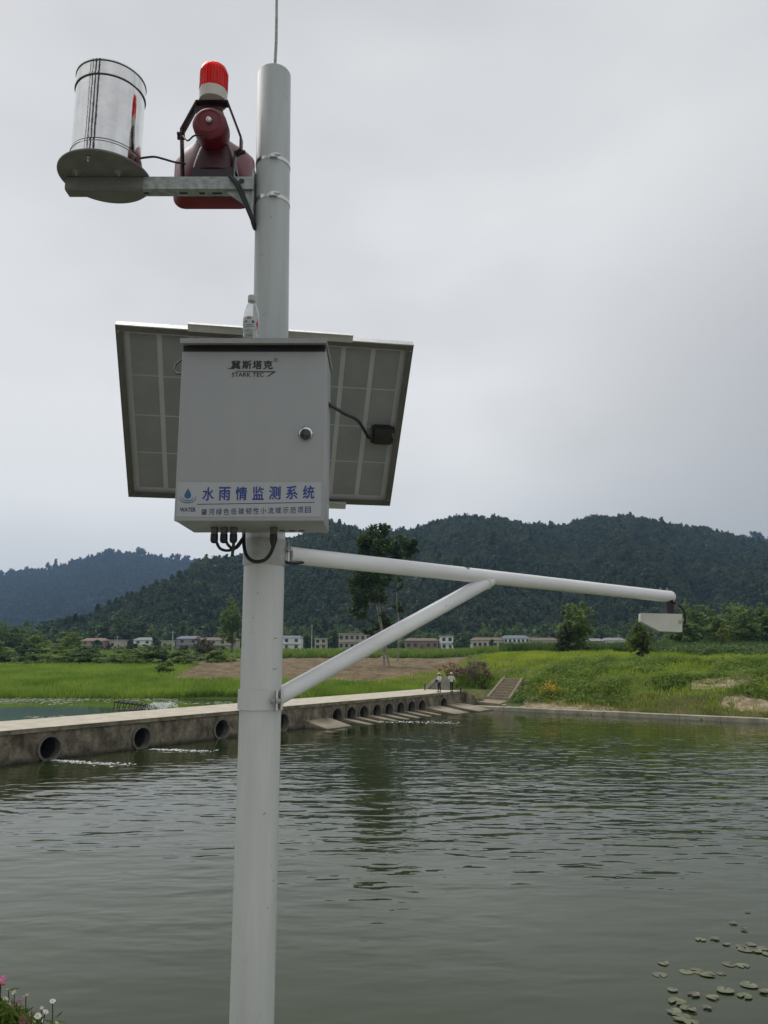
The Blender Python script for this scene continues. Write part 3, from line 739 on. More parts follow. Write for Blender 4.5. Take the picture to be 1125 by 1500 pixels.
# kerb along the right shore, cast in lengths
kd = Vector((0.826, -0.564, 0)); kn = Vector((0.564, 0.826, 0)); k0 = Vector((11.3, 70.2, 0)) - kn * 0.35 - kd * 3.6
kb = thing('river_kerb', tuple(k0), 'long pale concrete kerb along the waterline below the right bank', 'kerb')
for i in range(22):
    a = k0 + kd * (i * 3.0); b_ = a + kd * 2.975; jz = random.uniform(-0.015, 0.015); jn = kn * random.uniform(-0.03, 0.03)
    mb = MB()
    a = a + jn; b_ = b_ + jn
    bm_top = 0.33 + jz
    mb.prism([a + Vector((0, 0, -0.9)), a + Vector((0, 0, bm_top - 0.04)), a + kn * 0.05 + Vector((0, 0, bm_top)), a + kn * 0.55 + Vector((0, 0, bm_top)), a + kn * 0.55 + Vector((0, 0, -0.9))], b_ - a)
    mb.build('kerb_length', M_kerb, kb, 30)

# ------------------------------------------------------------------ foam below the culverts, weed on the pond, aerator
def foam(x, y, dirv, ln, wd, n, lab):
    p0 = onz(x, y, 0.0); V = []; Fs = []
    dv = Vector(dirv).normalized(); sv = Vector((-dv.y, dv.x, 0))
    g = np.random.default_rng(int(x * 7 + y))
    cen = []
    for i in range(n):
        u = round(g.random() ** 1.4 * 9) / 9 + g.normal() * 0.03; u = min(max(u, 0), 1); c = p0 + dv * (u * ln) + sv * (g.normal() * wd * (0.4 + u * 0.8)) 
        cen.append((c.x, c.y, 0.006 + 0.012 * g.random() * (1 - u)))
    cen = np.array(cen); s = 0.010 + 0.040 * g.random(n) ** 3
    k = 6; an = np.arange(k) * 2 * np.pi / k
    rr = s[:, None] * (0.6 + 0.7 * g.random((n, k)))
    # low mounds: a rim at the water and a raised middle
    rim = np.stack([cen[:, 0:1] + np.cos(an) * rr * 2.2, cen[:, 1:2] + np.sin(an) * rr * 1.2, np.full((n, k), 0.004)], -1)
    top = cen[:, None, :] + np.array([0, 0, 1.0]) * (s[:, None, None] * 0.35)
    V = np.concatenate([rim, top], 1).reshape(-1, 3)
    Fq = np.array([[b * (k + 1) + i, b * (k + 1) + (i + 1) % k, b * (k + 1) + k] for b in range(n) for i in range(k)])
    return mesh_obj('foam', V, Fq, M_foam, None, 180, label=lab, cat='foam', kind='stuff')
foam(78, 1113.5, (0.9, -0.35, 0), 4.6, 0.30, 300, 'white foam trailing from the leftmost culvert')
foam(222, 1097.5, (0.95, -0.25, 0), 3.6, 0.24, 260, 'white foam below the second culvert from the left')
foam(338, 1078, (0.95, -0.25, 0), 3.0, 0.22, 260, 'white foam below the culvert beside the pole')
foam(545, 1056.5, (0.9, -0.2, 0), 6.5, 0.5, 300, 'white riffle below the row of close-set culverts')

def pond_weed(bands, lab):
    cs = []
    for (x0, x1, y, sy, n) in bands:
        xx = x0 + (x1 - x0) * rng.random(n); yy = y + rng.normal(size=n) * sy
        for a, b_ in zip(xx, yy):
            p = onz(a, max(b_, 1017), 0.58); cs.append((p.x, p.y, 0.592 + 0.006 * rng.random()))
    cs = np.array(cs); V, Fq = leaf_quads(cs, np.full(len(cs), 0.22), elong=1.5, flat=6)
    mesh_obj('pond_weed', V, Fq, mat('pale_pond_weed', (0.12, 0.14, 0.07), rough=0.5, var=0.3, col2=(0.25, 0.25, 0.18), scale=0.8), None, None, label=lab, cat='pond weed', kind='stuff')
pond_weed([(-20, 120, 1026, 2.6, 750), (120, 260, 1025, 1.8, 380), (200, 345, 1021, 0.7, 260), (250, 350, 1030, 1.2, 160), (410, 520, 1022, 1.0, 160), (35, 130, 1051, 0.9, 110)], 'pale floating weed in streaks on the pond behind the bridge')

ap = onz(190, 1040.5, 0.58)
ae = thing('floating_frame', tuple(ap), 'dark slatted floating frame on the pond beside the white water spray', 'float')
M_dk = mat('dark_wet_timber', (0.022, 0.023, 0.022), rough=0.5, var=0.3, scale=8)
Yt = ap.y
tl, tr_, bl, br_ = at(168, 1028, Yt), at(221, 1034.5, Yt), at(166, 1041, Yt), at(214, 1040, Yt)
for dy in (0, 0.9):
    o = Vector((0, dy, 0)); mb = MB(); mb.tube([tl + o, tr_ + o], 0.07, 6); mb.build('top_rail', M_dk, ae); mb = MB(); mb.tube([bl + o, br_ + o], 0.09, 8); mb.build('float_tube', M_dk, ae)
    for k in range(7):
        u = k / 6; mb = MB(); mb.tube([bl.lerp(br_, u) + o, tl.lerp(tr_, u) + o], 0.04, 5); mb.build('post', M_dk, ae)
for k in range(9):
    u = k / 8; a = tl.lerp(tr_, u); mb = MB(); mb.box(a + Vector((0, 0.45, 0.03)), (0.14, 1.0, 0.03)); mb.build('slat', M_dk, ae)
sc_ = onz(238, 1042, 0.58); cs = []
for i in range(1500):
    a = rng.random() * 2 * math.pi; u = rng.random(); hgt = 0.62 * (0.7 + 0.5 * rng.random()); r = 0.05 + u * (0.9 + 0.35 * rng.random())
    cs.append((sc_.x + math.cos(a) * r * 1.15, sc_.y + math.sin(a) * r * 0.8, 0.60 + hgt * 4 * u * (1 - u * 0.93) * 0.85 + 0.03 * rng.normal()))
V, Fq = leaf_quads(np.array(cs), np.full(len(cs), 0.032), elong=3.2)
V[:, 2] = np.maximum(V[:, 2], 0.585)
mesh_obj('water_spray', V, Fq, mat('spray_white', (0.85, 0.87, 0.88), rough=0.5, var=0.05, trans=0.45), None, None, label='white fan of spray from the aerator on the pond', cat='spray', kind='stuff')

# ================================================================== THE WEATHER STATION
PY = 2.67
pb, pm = at(368, 1490, PY), at(386, 900, PY)
slope = (pm - pb) / (pm.z - pb.z)
PX0 = (pb.x + pm.x) / 2                                   # the lower tube stands upright
pole = thing('monitoring_pole', (PX0, PY, 3.45), 'tall pale steel pole of the monitoring station, with a thinner grey upper tube', 'pole')
mb = MB(); mb.lathe([(0, 3.40), (0.070, 3.40), (0.070, 5.995), (0.064, 6.0), (0.0, 6.0)], (PX0, PY, 0), seg=48); mb.build('lower_tube', M_white, pole, 40)
for x_, y_, l_, a_ in ((386.5, 1192, 0.012, 0.6), (391, 1330, 0.006, 0.1), (371, 905, 0.005, 0.0), (402, 935, 0.016, 0.1), (401, 980, 0.020, 0.08), (398, 1290, 0.007, 1.4)):
    p_ = at(x_, y_, PY - 0.07); an_ = math.asin(max(-0.98, min(0.98, (p_.x - PX0) / 0.070))); p_ = Vector((PX0 + math.sin(an_) * 0.0702, PY - math.cos(an_) * 0.0702, at(x_, y_, PY - 0.07 * math.cos(an_)).z))
    tg = Vector((math.cos(an_) * math.cos(a_), math.sin(an_) * math.cos(a_), math.sin(a_)))
    mb = MB(); mb.tube([p_ - tg * l_ / 2, p_, p_ + tg * l_ / 2], [0.0005, 0.0014, 0.0005], 6); mb.build('scratch', mat('scratch_dark', (0.10, 0.10, 0.085), rough=0.7), pole, 60)
mb = MB(); mb.lathe([(0, 3.45), (0.16, 3.45), (0.16, 3.47), (0.075, 3.47), (0.072, 3.50)], (PX0, PY, 0), seg=32); mb.build('base_flange', M_white, pole, 40)
ut = at(402.3, 92, PY); ut.z = at(402.3, 91.5, PY - 0.0645).z; ub = at(396.8, 480, PY)
ax = (ut - ub).normalized()
UL = (ut - ub).length
mb = MB(); mb.lathe([(0.0645, -0.6), (0.0645, UL - 0.004), (0.062, UL), (0.0, UL)], ub, ax, 48); mb.build('upper_tube', M_greypole, pole, 40)
mb = MB(); mb.tube([ut - ax * 0.02, at(404.5, 60, PY), at(407, -140, PY)], [0.0065, 0.0062, 0.004], 8); mb.build('antenna_rod', M_galv, pole, 60)
def along_up(y):                                           # axis point of the upper tube seen at a photo row
    for i in range(400):
        p = ub + ax * (UL * i / 399)
        d = p - Vector((0, 0, HC)); dep = d.y * CP + d.z * SP; yy = 750 - F * (d.z * CP - d.y * SP) / dep
        if yy <= y: return p
    return ut
for yy in (248, 303):
    c = along_up(yy - 3)
    mb = MB(); mb.lathe([(0.0650, -0.0075), (0.0662, -0.0075), (0.0662, 0.0075), (0.0650, 0.0075)], c, ax, 40); o = mb.build('hose_clamp', M_stainless, pole, 40)
    mb = MB(); mb.box(c + Vector((0.012, -0.071, 0)), (0.030, 0.011, 0.017), bev=0.002); mb.cyl(c + Vector((0.016, -0.076, 0)), c + Vector((0.038, -0.074, 0)), 0.006, 0.006, 10); mb.build('clamp_screw', M_stainless, o, 40)

# ---- control box
YF, YB = 2.33, 2.575
f_bl, f_br = at(254.6, 764, YF), at(474.2, 762.5, YF)
X0, X1, Z0 = f_bl.x, f_br.x, (f_bl.z + f_br.z) / 2
Z1 = at(370, 506, YF).z
cb = thing('control_box', ((X0 + X1) / 2, YB, Z0), 'grey steel control box with logo and blue lettering mounted on the pole', 'control box')
mb = MB(); mb.box(((X0 + X1) / 2, (YF + 0.018 + YB) / 2, (Z0 + Z1) / 2), (X1 - X0 - 0.004, YB - YF - 0.018, Z1 - Z0 - 0.002), bev=0.003); body = mb.build('body', M_box, cb, 40)
mb = MB(); mb.box(((X0 + X1) / 2, YF + 0.008, (Z0 + Z1) / 2 - 0.010), (X1 - X0, 0.016, Z1 - Z0 - 0.020), bev=0.004, seg=3); mb.build('door', M_box, cb, 40)
mb = MB(); mb.box(((X0 + X1) / 2, YF + 0.010, Z1 - 0.011), (X1 - X0 - 0.006, 0.016, 0.020)); mb.build('hood_shadow_strip', M_rubber, cb, None)  # dark strip put in for the shadow under the rain hood
lx0, lx1 = at(263.5, 503, YF - 0.035).x, at(478, 503, YF - 0.035).x
mb = MB(); mb.prism([(lx0, YF - 0.035, Z1 - 0.006), (lx0, YF - 0.035, Z1 + 0.010), (lx0, YB + 0.01, Z1 + 0.022), (lx0, YB + 0.01, Z1 + 0.004), (lx0, YF - 0.031, Z1 + 0.004), (lx0, YF - 0.031, Z1 - 0.006)], (lx1 - lx0, 0, 0)); mb.build('rain_hood', M_lid, cb, 30)
kp = at(448, 635.5, YF)
mb = MB(); mb.lathe([(0, -0.012), (0.015, -0.012), (0.0215, -0.008), (0.0235, 0.0)], kp + Vector((0, -0.001, 0)), (0, 1, 0), 28); lk = mb.build('lock', mat('lock_steel', (0.62, 0.62, 0.62), rough=0.12, metal=1.0, var=0.03), cb, 60)
mb = MB(); mb.lathe([(0, -0.0145), (0.0155, -0.0145), (0.0175, -0.0115), (0.0175, -0.006)], kp + Vector((0, -0.001, -0.0045)), (0, 1, 0), 24); mb.build('lock_cap', mat('lock_black', (0.025, 0.026, 0.03), rough=0.15, var=0.05), lk, 60)
# print on the door
def R2(x0, y0, x1, y1, Y): a, b_ = at(x0, y1, Y), at(x1, y0, Y); return a.x, a.z, b_.x, b_.z
a, b_ = at(256.5, 757, YF), at(472.5, 706.5, YF)
mb = MB(); mb.box(((X0 + X1) / 2 - 0.0005, YF - 0.0008, (a.z + b_.z) / 2), (X1 - X0 - 0.014, 0.0008, b_.z - a.z)); stk = mb.build('sticker', M_sticker, cb, None)
YT = YF - 0.0018
def zrow(y): return at(365, y, YT).z
mb = MB()
for ch, x, y in zip('水雨情监测系统', [305, 329, 353.5, 378, 402.5, 427.5, 452], [723.5, 723.2, 722.8, 722.4, 721.9, 721.4, 720.9]):
    c = at(x, y, YT); w = 0.0172; mb_h = 0.0205
    put_text(mb, ch, c.x - w, c.z - mb_h, c.x + w, c.z + mb_h, YT, fat=0.0009)
mb.build('blue_lettering', M_blue, stk, None, label='large blue characters on the sticker', fix=False)
mb = MB()
txt = '肇河绿色低碳韧性小流域示范项目'
for i, ch in enumerate(txt):
    c = at(299 + (451 - 299) * i / (len(txt) - 1), 750 - 3.2 * i / (len(txt) - 1), YT); w = 0.0088
    put_text(mb, ch, c.x - w, c.z - w * 1.12, c.x + w, c.z + w * 1.12, YT, fat=0.0002)
mb.build('small_lettering', M_navy, stk, None, label='small dark characters below the rule on the sticker', fix=False)
a, b_ = at(289, 739.3, YT), at(461, 736.3, YT)
mb = MB(); mb.add([a, b_, b_ + Vector((0, 0, 0.0022)), a + Vector((0, 0, 0.0022))], [(0, 1, 2, 3)]); mb.build('printed_rule', M_navy, stk, None, fix=False)
mb = MB(); put_text(mb, 'WATER', *R2(263.5, 743.5, 286.5, 749.5, YT), YT, fat=0.0004); mb.build('logo_lettering', M_navy, stk, None, fix=False)
mb = MB(); c = at(275, 725.5, YT); n = 28; pts = []
for i in range(n):
    u = 2 * math.pi * i / n; r = 0.0108
    px_, pz_ = r * math.sin(u), -r * math.cos(u)
    if pz_ > 0: 
        k = pz_ / r; px_ *= (1 - k) ** 0.55 if k < 1 else 0; pz_ *= 2.0
    pts.append((c.x + px_, YT, c.z + pz_))
mb.add(pts, [tuple(range(n))]); 
mb.build('drop_emblem', M_teal, stk, None, label='blue water drop emblem', fix=False)
mb = MB(); c = at(275, 729.5, YT)
for rx, rz, th in ((0.0165, 0.0085, 0.0032), (0.0248, 0.0150, 0.0034)):
    k = 32; a0, a1 = math.radians(-202), math.radians(22)
    for i in range(k):
        q = []
        for uu in (i / k, (i + 1) / k):
            an = a0 + (a1 - a0) * uu; tt = th * (0.25 + 0.75 * math.sin(math.pi * uu))
            q.append([(c.x + math.cos(an) * (rx + s * tt), YT + 0.0002, c.z + math.sin(an) * (rz + s * tt)) for s in (-0.5, 0.5)])
        mb.add([q[0][0], q[0][1], q[1][1], q[1][0]], [(0, 1, 2, 3)])
mb.build('ripple_emblem', M_teal, stk, None, fix=False)
door_print = MB(); YL = YF - 0.0012
for ch, x in zip('冀斯塔克', (345.5, 361.5, 377, 392.5)):
    put_text(door_print, ch, *R2(x - 6.8, 528.3, x + 6.8, 540.6, YL), YL, fat=0.0009)
def pq(*pts): return [at(x, y, YL) for x, y in pts]
door_print.add(pq((333, 539.6), (343, 538.2), (343, 540.4), (333, 540.2)), [(0, 1, 2, 3)])
door_print.add(pq((396, 539.0), (401, 540.4), (396, 541.0)), [(0, 1, 2)])
door_print.add(pq((345, 543.2), (405.5, 543.9), (400, 545.3), (376, 544.6), (345, 544.0)), [(0, 1, 2, 3, 4)])
door_print.add(pq((404.5, 544.1), (400, 545.2), (390.5, 551.6), (393.2, 551.4)), [(0, 1, 2, 3)])
put_text(door_print, 'STARK TEC', *R2(339.5, 545.6, 386.5, 551.6, YL), YL, fat=0.0002)
c = at(404, 527.2, YL)
for i in range(20):
    q = []
    for an in (2 * math.pi * i / 20, 2 * math.pi * (i + 1) / 20):
        q.append([(c.x + math.cos(an) * r, YL, c.z + math.sin(an) * r) for r in (0.0052, 0.0064)])
    door_print.add([q[0][0], q[0][1], q[1][1], q[1][0]], [(0, 1, 2, 3)])
put_text(door_print, 'R', c.x - 0.0022, c.z - 0.0028, c.x + 0.0024, c.z + 0.0028, YL)
door_print.build('logo_print', M_black, cb, None, label='black maker logo printed on the door', fix=False)
# glands and vent slots below
def gland(x, y, r=0.0125, ln=0.050):
    p = at(x, y, YF + 0.13); p.z = Z0 - 0.0005
    mb = MB(); mb.lathe([(r * 1.05, 0), (r * 1.05, -0.010), (r * 0.86, -0.012), (r * 0.92, -0.022)], p, seg=18); g_ = mb.build('cable_gland', mat('gland_grey', (0.10, 0.10, 0.10), rough=0.5), cb, 40)
    mb = MB(); mb.lathe([(r, -0.022), (r * 1.02, -0.040), (r * 0.9, -0.046), (r * 0.5, -ln)], p, seg=12); mb.build('gland_cap', M_rubber, g_, 30)
    return p + Vector((0, 0, -ln + 0.004))
G = [gland(x, 772) for x in (314.5, 328.5, 342.5)] + [gland(401, 772, 0.0125, 0.062)]
for x in (414, 428.5, 442.5):
    p = at(x, 778.5, YB - 0.035); mb = MB(); mb.box((p.x, YB - 0.05, Z0 - 0.0006), (0.020, 0.009, 0.0012)); mb.build('vent_slot', M_rubber, cb, None)
def cable(name, pts, r, label, m=M_rubber, n=8):
    mb = MB(); mb.tube(smooth_path(pts, n), r, 8); return mb.build(name, m, None, 60, label=label, cat='cable')
yg = G[0].y
cable('cable', [G[0], at(316, 792, yg), at(322, 803, yg), at(333, 806.5, yg + .02), at(345, 802, yg + .04), at(357, 786, YB + 0.02)], 0.0048, 'black cable looping from the first gland under the box')
cable('cable', [G[1], at(329.5, 789, yg), at(334, 798, yg), at(342, 804, yg + .02), at(350, 799, yg + .05), at(358, 784, YB + 0.025)], 0.0048, 'black cable looping from the second gland under the box')
cable('cable', [G[2], at(342.5, 792, yg), at(341.5, 803, yg), at(340, 815, yg)], 0.0052, 'short cut cable end hanging from the third gland under the box')
cable('cable', [at(357, 781, YB + .02), at(357.5, 800, YB - 0.05), at(362, 815, YB - 0.07), at(373, 822.5, YB - 0.08), at(388, 820, YB - 0.09), at(397, 809, YB - 0.1), at(401, 797, yg), G[3]], 0.0060, 'thick black cable looping in front of the pole under the box')
cable('cable', [at(408, 818, PY - .03), at(420, 823.5, PY + .0), at(432, 825, PY + .03), at(442, 824, PY + .06), at(450, 820.5, PY + 0.09)], 0.0055, 'black cable running from the pole into the underside of the long arm')

# ---- solar panel (its back faces us)
TLp, TRp = at(163.5, 476, 2.80), at(601.5, 504, 2.975)
BLp, BRp = at(192.5, 727.5, 3.335), at(575.5, 741.5, 3.55)
pc = (TLp + TRp + BLp + BRp) / 4
ux = ((TRp - TLp) + (BRp - BLp)).normalized(); uy = ((TLp - BLp) + (TRp - BRp)); uy = (uy - ux * uy.dot(ux)).normalized(); un = ux.cross(uy).normalized()   # un points at us
wP = ((TRp - TLp).length + (BRp - BLp).length) / 2; hP = ((TLp - BLp).length + (TRp - BRp).length) / 2
sp = thing('solar_panel', tuple(pc), 'tilted solar panel behind the control box, seen from its grey back', 'solar panel')
rotP = Matrix((ux, uy, un)).transposed()
def PP(a, b_, c=0.0): return pc + ux * (a * wP / 2) + uy * (b_ * hP / 2) + un * c
if un.y > 0: un_s = -1
else: un_s = 1
d_ = 0.035; fw = 0.026
for (a, b_, w_, h_) in ((0, 1 - 0.004, wP, 0.004), (0, -1 + 0.004, wP, 0.004), (-1 + 0.003, 0, 0.004, hP), (1 - 0.003, 0, 0.004, hP)):
    mb = MB(); mb.box(PP(a, b_, -d_ / 2 * un_s), (w_, h_, d_), rotP); mb.build('frame_side', M_alu if b_ > 0.5 else M_darkframe, sp, None)  # top side in the sky-lit tone, the others with shade in their colour
for (a, b_, w_, h_) in ((0, 1 - fw / hP, wP - 0.012, fw), (0, -1 + fw / hP, wP - 0.012, fw), (-1 + fw / wP, 0, fw, hP - 0.012 - 2 * fw), (1 - fw / wP, 0, fw, hP - 0.012 - 2 * fw)):
    mb = MB(); mb.box(PP(a, b_, -0.002 * un_s), (w_, h_, 0.003), rotP); mb.build('frame_flange', M_darkframe, sp, None)  # flange darkness is shade put into the colour
mb = MB(); mb.box(PP(0, 0, -0.026 * un_s), (wP - 0.012, hP - 0.012, 0.003), rotP); mb.build('back_sheet', M_backsheet, sp, None)
NCX, NCY = 9, 4
cw, chh = (wP - 0.075) / NCX, (hP - 0.075) / NCY
cm = MB(); cm.box((0, 0, 0), (cw - 0.020, chh - 0.007, 0.0012)); first = None
for i in range(NCX):
    for j in range(NCY):
        a = (i + 0.5 - NCX / 2) * cw; b_ = (j + 0.5 - NCY / 2) * chh
        p = pc + ux * a + uy * b_ + un * (-0.0232 * un_s)
        if first is None:
            me = bpy.data.meshes.new('solar_cell'); me.from_pydata(cm.v, [], cm.f); me.materials.append(M_cell); first = me
        o = bpy.data.objects.new('solar_cell', first); C.objects.link(o); o.parent = sp; o.location = p - pc; o.rotation_euler = rotP.to_euler()
jb = at(558, 628.5, 3.30); q = jb - pc; jb = pc + ux * q.dot(ux) + uy * q.dot(uy) + un * (0.002 * un_s)
mb = MB(); mb.box(jb, (0.080, 0.078, 0.050), rotP, bev=0.008); jo = mb.build('junction_box', M_rubber, sp, 40)
for sx in (-1, 1):
    for sy in (-0.6, 0.6):
        mb = MB(); mb.box(jb + ux * sx * 0.044 + uy * sy * 0.045, (0.012, 0.02, 0.03), rotP, bev=0.003); mb.build('clip', M_rubber, jo, 40)
mb = MB(); mb.cyl(jb - ux * 0.040 - uy * 0.012 + un * un_s * 0.008, jb - ux * 0.062 - uy * 0.012 + un * un_s * 0.008, 0.009, 0.007, 12); mb.build('cable_gland', M_rubber, jo, 40)
for x0, x1, y0, y1, Yr0, Yr1 in ((273, 519, 490.5, 503, 2.775, 2.875), (288, 506, 733, 741.5, 3.37, 3.50)):
    a, b_ = at(x0, y0, Yr0), at(x1, y1, Yr1)
    dv = (b_ - a); ln = dv.length; mid = (a + b_) / 2; q = mid - pc; mid = pc + ux * q.dot(ux) + uy * q.dot(uy) + un * (0.018 * un_s)
    mb = MB(); mb.box(mid, (ln, 0.030, 0.004), rotP); mb.box(mid + uy * 0.0165 , (ln, 0.003, 0.018), rotP); mb.build('mounting_rail', M_alu, sp, None)
mb = MB()
mb.tube([(PX0, PY + 0.05, 6.18), pc + un * un_s * 0.012], 0.022, 10); mb.build('support_arm', M_galv, sp, 40)
jx = jb - ux * 0.062 - uy * 0.012 + un * un_s * 0.008
cable('cable', [jx, at(525, 617, 3.0), at(505, 606, 2.8), at(485, 594, 2.52), at(474, 588, 2.50)], 0.0065, 'black cable from the panel junction box to the control box')
cable('cable', [at(268, 548, 2.56), at(258.5, 546, 2.58), at(256, 538, 2.6), at(262, 530, 2.62), at(268, 528, 2.63)], 0.0032, 'thin black wire loop at the left edge of the control box')
zt = Z1 + 0.026
cable('cable', [at(303, 503.0, YF + .08), at(316, 500.3, YF + 0.06), at(330, 501.0, YF + .05), at(341, 496.5, YF + 0.04), at(352, 494.8, YF + .03), at(362, 498, YF + .03), at(372, 502.0, YF + .03)], 0.0026, 'thin black wire lying on top of the control box')

# ---- water bottle on the box
bt = at(367, 501, YF + 0.06); bt.z = Z1 + 0.0165
bz = at(368, 434, YF + 0.06).z - bt.z; k = bz / 0.222
bo = thing('water_bottle', tuple(bt), 'small clear plastic water bottle standing on the control box', 'bottle')
M_pet = bpy.data.materials.new('clear_plastic'); M_pet.use_nodes = True
_t = M_pet.node_tree; _b = _t.nodes['Principled BSDF']; _b.inputs['Roughness'].default_value = 0.06; _b.inputs['IOR'].default_value = 1.30
_b.inputs['Transmission Weight'].default_value = 0.93
_g = _t.nodes.new('ShaderNodeNewGeometry'); _n = _t.nodes.new('ShaderNodeTexNoise'); _n.inputs['Scale'].default_value = 60
_t.links.new(_g.outputs['Position'], _n.inputs['Vector']); _r = ramp(_t, _n.outputs['Fac'], [(0.3, (0.80, 0.83, 0.82)), (0.7, (0.92, 0.93, 0.93))]); _t.links.new(_r.outputs[0], _b.inputs['Base Color'])
prof = [(0.0, 0.004), (0.020, 0.0), (0.028, 0.001), (0.0315, 0.008), (0.0315, 0.022), (0.0298, 0.027), (0.0315, 0.032), (0.0318, 0.050), (0.0300, 0.055), (0.0318, 0.060), (0.0318, 0.125), (0.0305, 0.140), (0.0265, 0.160), (0.0195, 0.180), (0.0145, 0.193), (0.0138, 0.200)]
inner = [(max(r - 0.0012, 0), z + 0.0012) for r, z in prof][::-1]
mb = MB(); mb.lathe([(r * k, z * k) for r, z in prof + inner], bt, seg=32); mb.build('bottle_body', M_pet, bo, 60)
mb = MB(); mb.lathe([(0.0152 * k, 0.197 * k), (0.0162 * k, 0.198 * k), (0.0162 * k, 0.221 * k), (0.0150 * k, 0.2225 * k), (0, 0.2225 * k)], bt, seg=28); mb.build('cap', mat('white_cap', (0.42, 0.42, 0.41), rough=0.35, var=0.05, trans=0.2), bo, 40)
def bott_patch(z0, z1, a0, a1, m, nm, par, rr=0.03235, taper=0.0):
    mb = MB(); n = 10; vs = []; fs = []
    for i in range(n + 1):
        u = i / n; an = math.radians(a0 + (a1 - a0) * u) - math.pi / 2; sh = taper * abs(u - 0.5) * 2 * (z1 - z0) / 2
        for z in (z0 + sh, z1 - sh): vs.append((bt.x + math.cos(an) * rr * k, bt.y + math.sin(an) * rr * k, bt.z + z * k))
    fs = [(2 * i, 2 * i + 2, 2 * i + 3, 2 * i + 1) for i in range(n)]
    mb.add(vs, fs); return mb.build(nm, m, par, None, fix=False)
M_lab = mat('label_film', (0.55, 0.58, 0.56), rough=0.3, var=0.06, scale=80, trans=0.35)
lb = bott_patch(0.066, 0.122, -80, 80, M_lab, 'label_wrap', bo)
M_lg = mat('label_green', (0.05, 0.24, 0.16), rough=0.4); M_lr = mat('label_red', (0.38, 0.02, 0.05), rough=0.4)
for (z0, z1, a0, a1, m_, tp) in ((0.078, 0.118, -74, -52, M_lr, 1), (0.070, 0.112, 46, 76, M_lr, 1), (0.084, 0.087, -45, 30, M_lr, 0), (0.076, 0.080, -45, 30, M_lg, 0), (0.094, 0.106, -42, -18, M_lg, 0.4), (0.110, 0.118, -20, 0, M_lr, 0.4), (0.108, 0.117, 2, 10, M_lg, .5), (0.093, 0.104, 14, 32, M_navy, 0)):
    bott_patch(z0, z1, a0, a1, m_, 'label_print', lb, 0.0326, tp)

# ---- cross arm with rain gauge and siren
ca0, ca1 = at(96, 267.5, 2.615), at(373, 280, 2.66)
zA = (ca0.z + ca1.z) / 2
arm = thing('cross_arm', (ca1.x, ca1.y, zA), 'galvanised steel channel bracket clamped to the upper pole carrying gauge and siren', 'bracket')
hA = 0.050; dA = 0.045
mb = MB()
xa0, xa1, ya = ca0.x, ca1.x + 0.004, 2.635
xw = at(153, 262, 2.62).x + 0.150; mb.box(((xw + xa1) / 2, ya - dA / 2, zA), (xa1 - xw, 0.004, hA)); mb.build('channel_web', M_galv, arm, None)
mb = MB(); mb.box(((xa0 + xa1) / 2, ya + 0.002, zA - hA / 2 + 0.002), (xa1 - xa0, dA, 0.004)); lowf = mb.build('lower_flange', M_galv, arm, None)
mb = MB(); mb.box(((xa0 + xa1) / 2, ya + 0.002, zA + hA / 2 - 0.002), (xa1 - xa0, dA, 0.004)); mb.build('upper_flange', M_galv, arm, None)
mb = MB(); mb.box((xa1 - 0.004, ya + 0.01, zA - 0.045), (0.008, 0.05, 0.22)); mb.build('pole_plate', M_galv, arm, None)
mb = MB(); mb.prism([(xa1 - 0.01, ya - 0.012, zA - hA / 2 - 0.001), (xa1 - 0.11, ya - 0.012, zA - hA / 2 - 0.001), (xa1 - 0.01, ya - 0.012, zA - 0.10)], (0, 0.005, 0)); mb.build('gusset', M_galv, arm, None)
for fx, w_ in ((0.10, .030), (0.42, .022), (0.62, 0.030), (0.72, .022), (0.80, .036)):
    mb = MB(); mb.box((xa0 + (xa1 - xa0) * fx, ya + 0.004, zA - hA / 2 - 0.0006), (w_, 0.011, 0.0012), bev=0.0004); mb.build('slot', M_rubber, lowf, None)
mb = MB(); mb.cyl((xa1 - 0.045, ya - dA / 2 - 0.003, zA + 0.006), (xa1 - 0.045, ya - dA / 2, zA + 0.006), 0.011, 0.011, 14); mb.build('web_hole', M_rubber, arm, None)

gx = at(153, 262, 2.62).x; gy = 2.625; zp = zA + hA / 2 + 0.002
rg = thing('rain_gauge', (gx, gy, zp), 'polished steel rain gauge drum on a round plate at the bracket end', 'rain gauge')
M_plate = mat('dark_zinc_and_channel_shade', (0.165, 0.165, 0.155), rough=0.55, metal=0.1, var=0.12, scale=18)
mb = MB(); mb.box(((xa0 + xw) / 2, ya - dA / 2, zA - 0.0005), (xw - xa0, 0.0036, hA - 0.003)); mb.build('shade_toned_end', M_plate, arm, None)  # the plate's shadow on the channel, put in as a darker tone
mb = MB(); mb.box(((xa0 + xw) / 2 - 0.002, ya + 0.0030, zA - hA / 2 + 0.0005), (xw - xa0 - 0.004, dA - 0.002, 0.0070)); mb.build('shade_toned_foot', M_plate, arm, None)  # foot of the channel in the same painted shade tone
mb = MB(); mb.lathe([(0, 0), (0.166, 0), (0.168, 0.002), (0.168, 0.006), (0.166, 0.008), (0, 0.008)], (gx, gy, zp), seg=64); pl = mb.build('base_plate', M_plate, rg, 30)
for an in (25, 150, 265):
    p = Vector((gx + 0.135 * math.cos(math.radians(an)), gy + 0.135 * math.sin(math.radians(an)), zp))
    mb = MB(); mb.lathe([(0, -0.008), (0.011, -0.008), (0.011, -0.001)], p, seg=6); mb.cyl(p + Vector((0, 0, -0.024)), p, 0.0042, 0.0042, 8); mb.build('bolt', M_stainless, pl, 30)
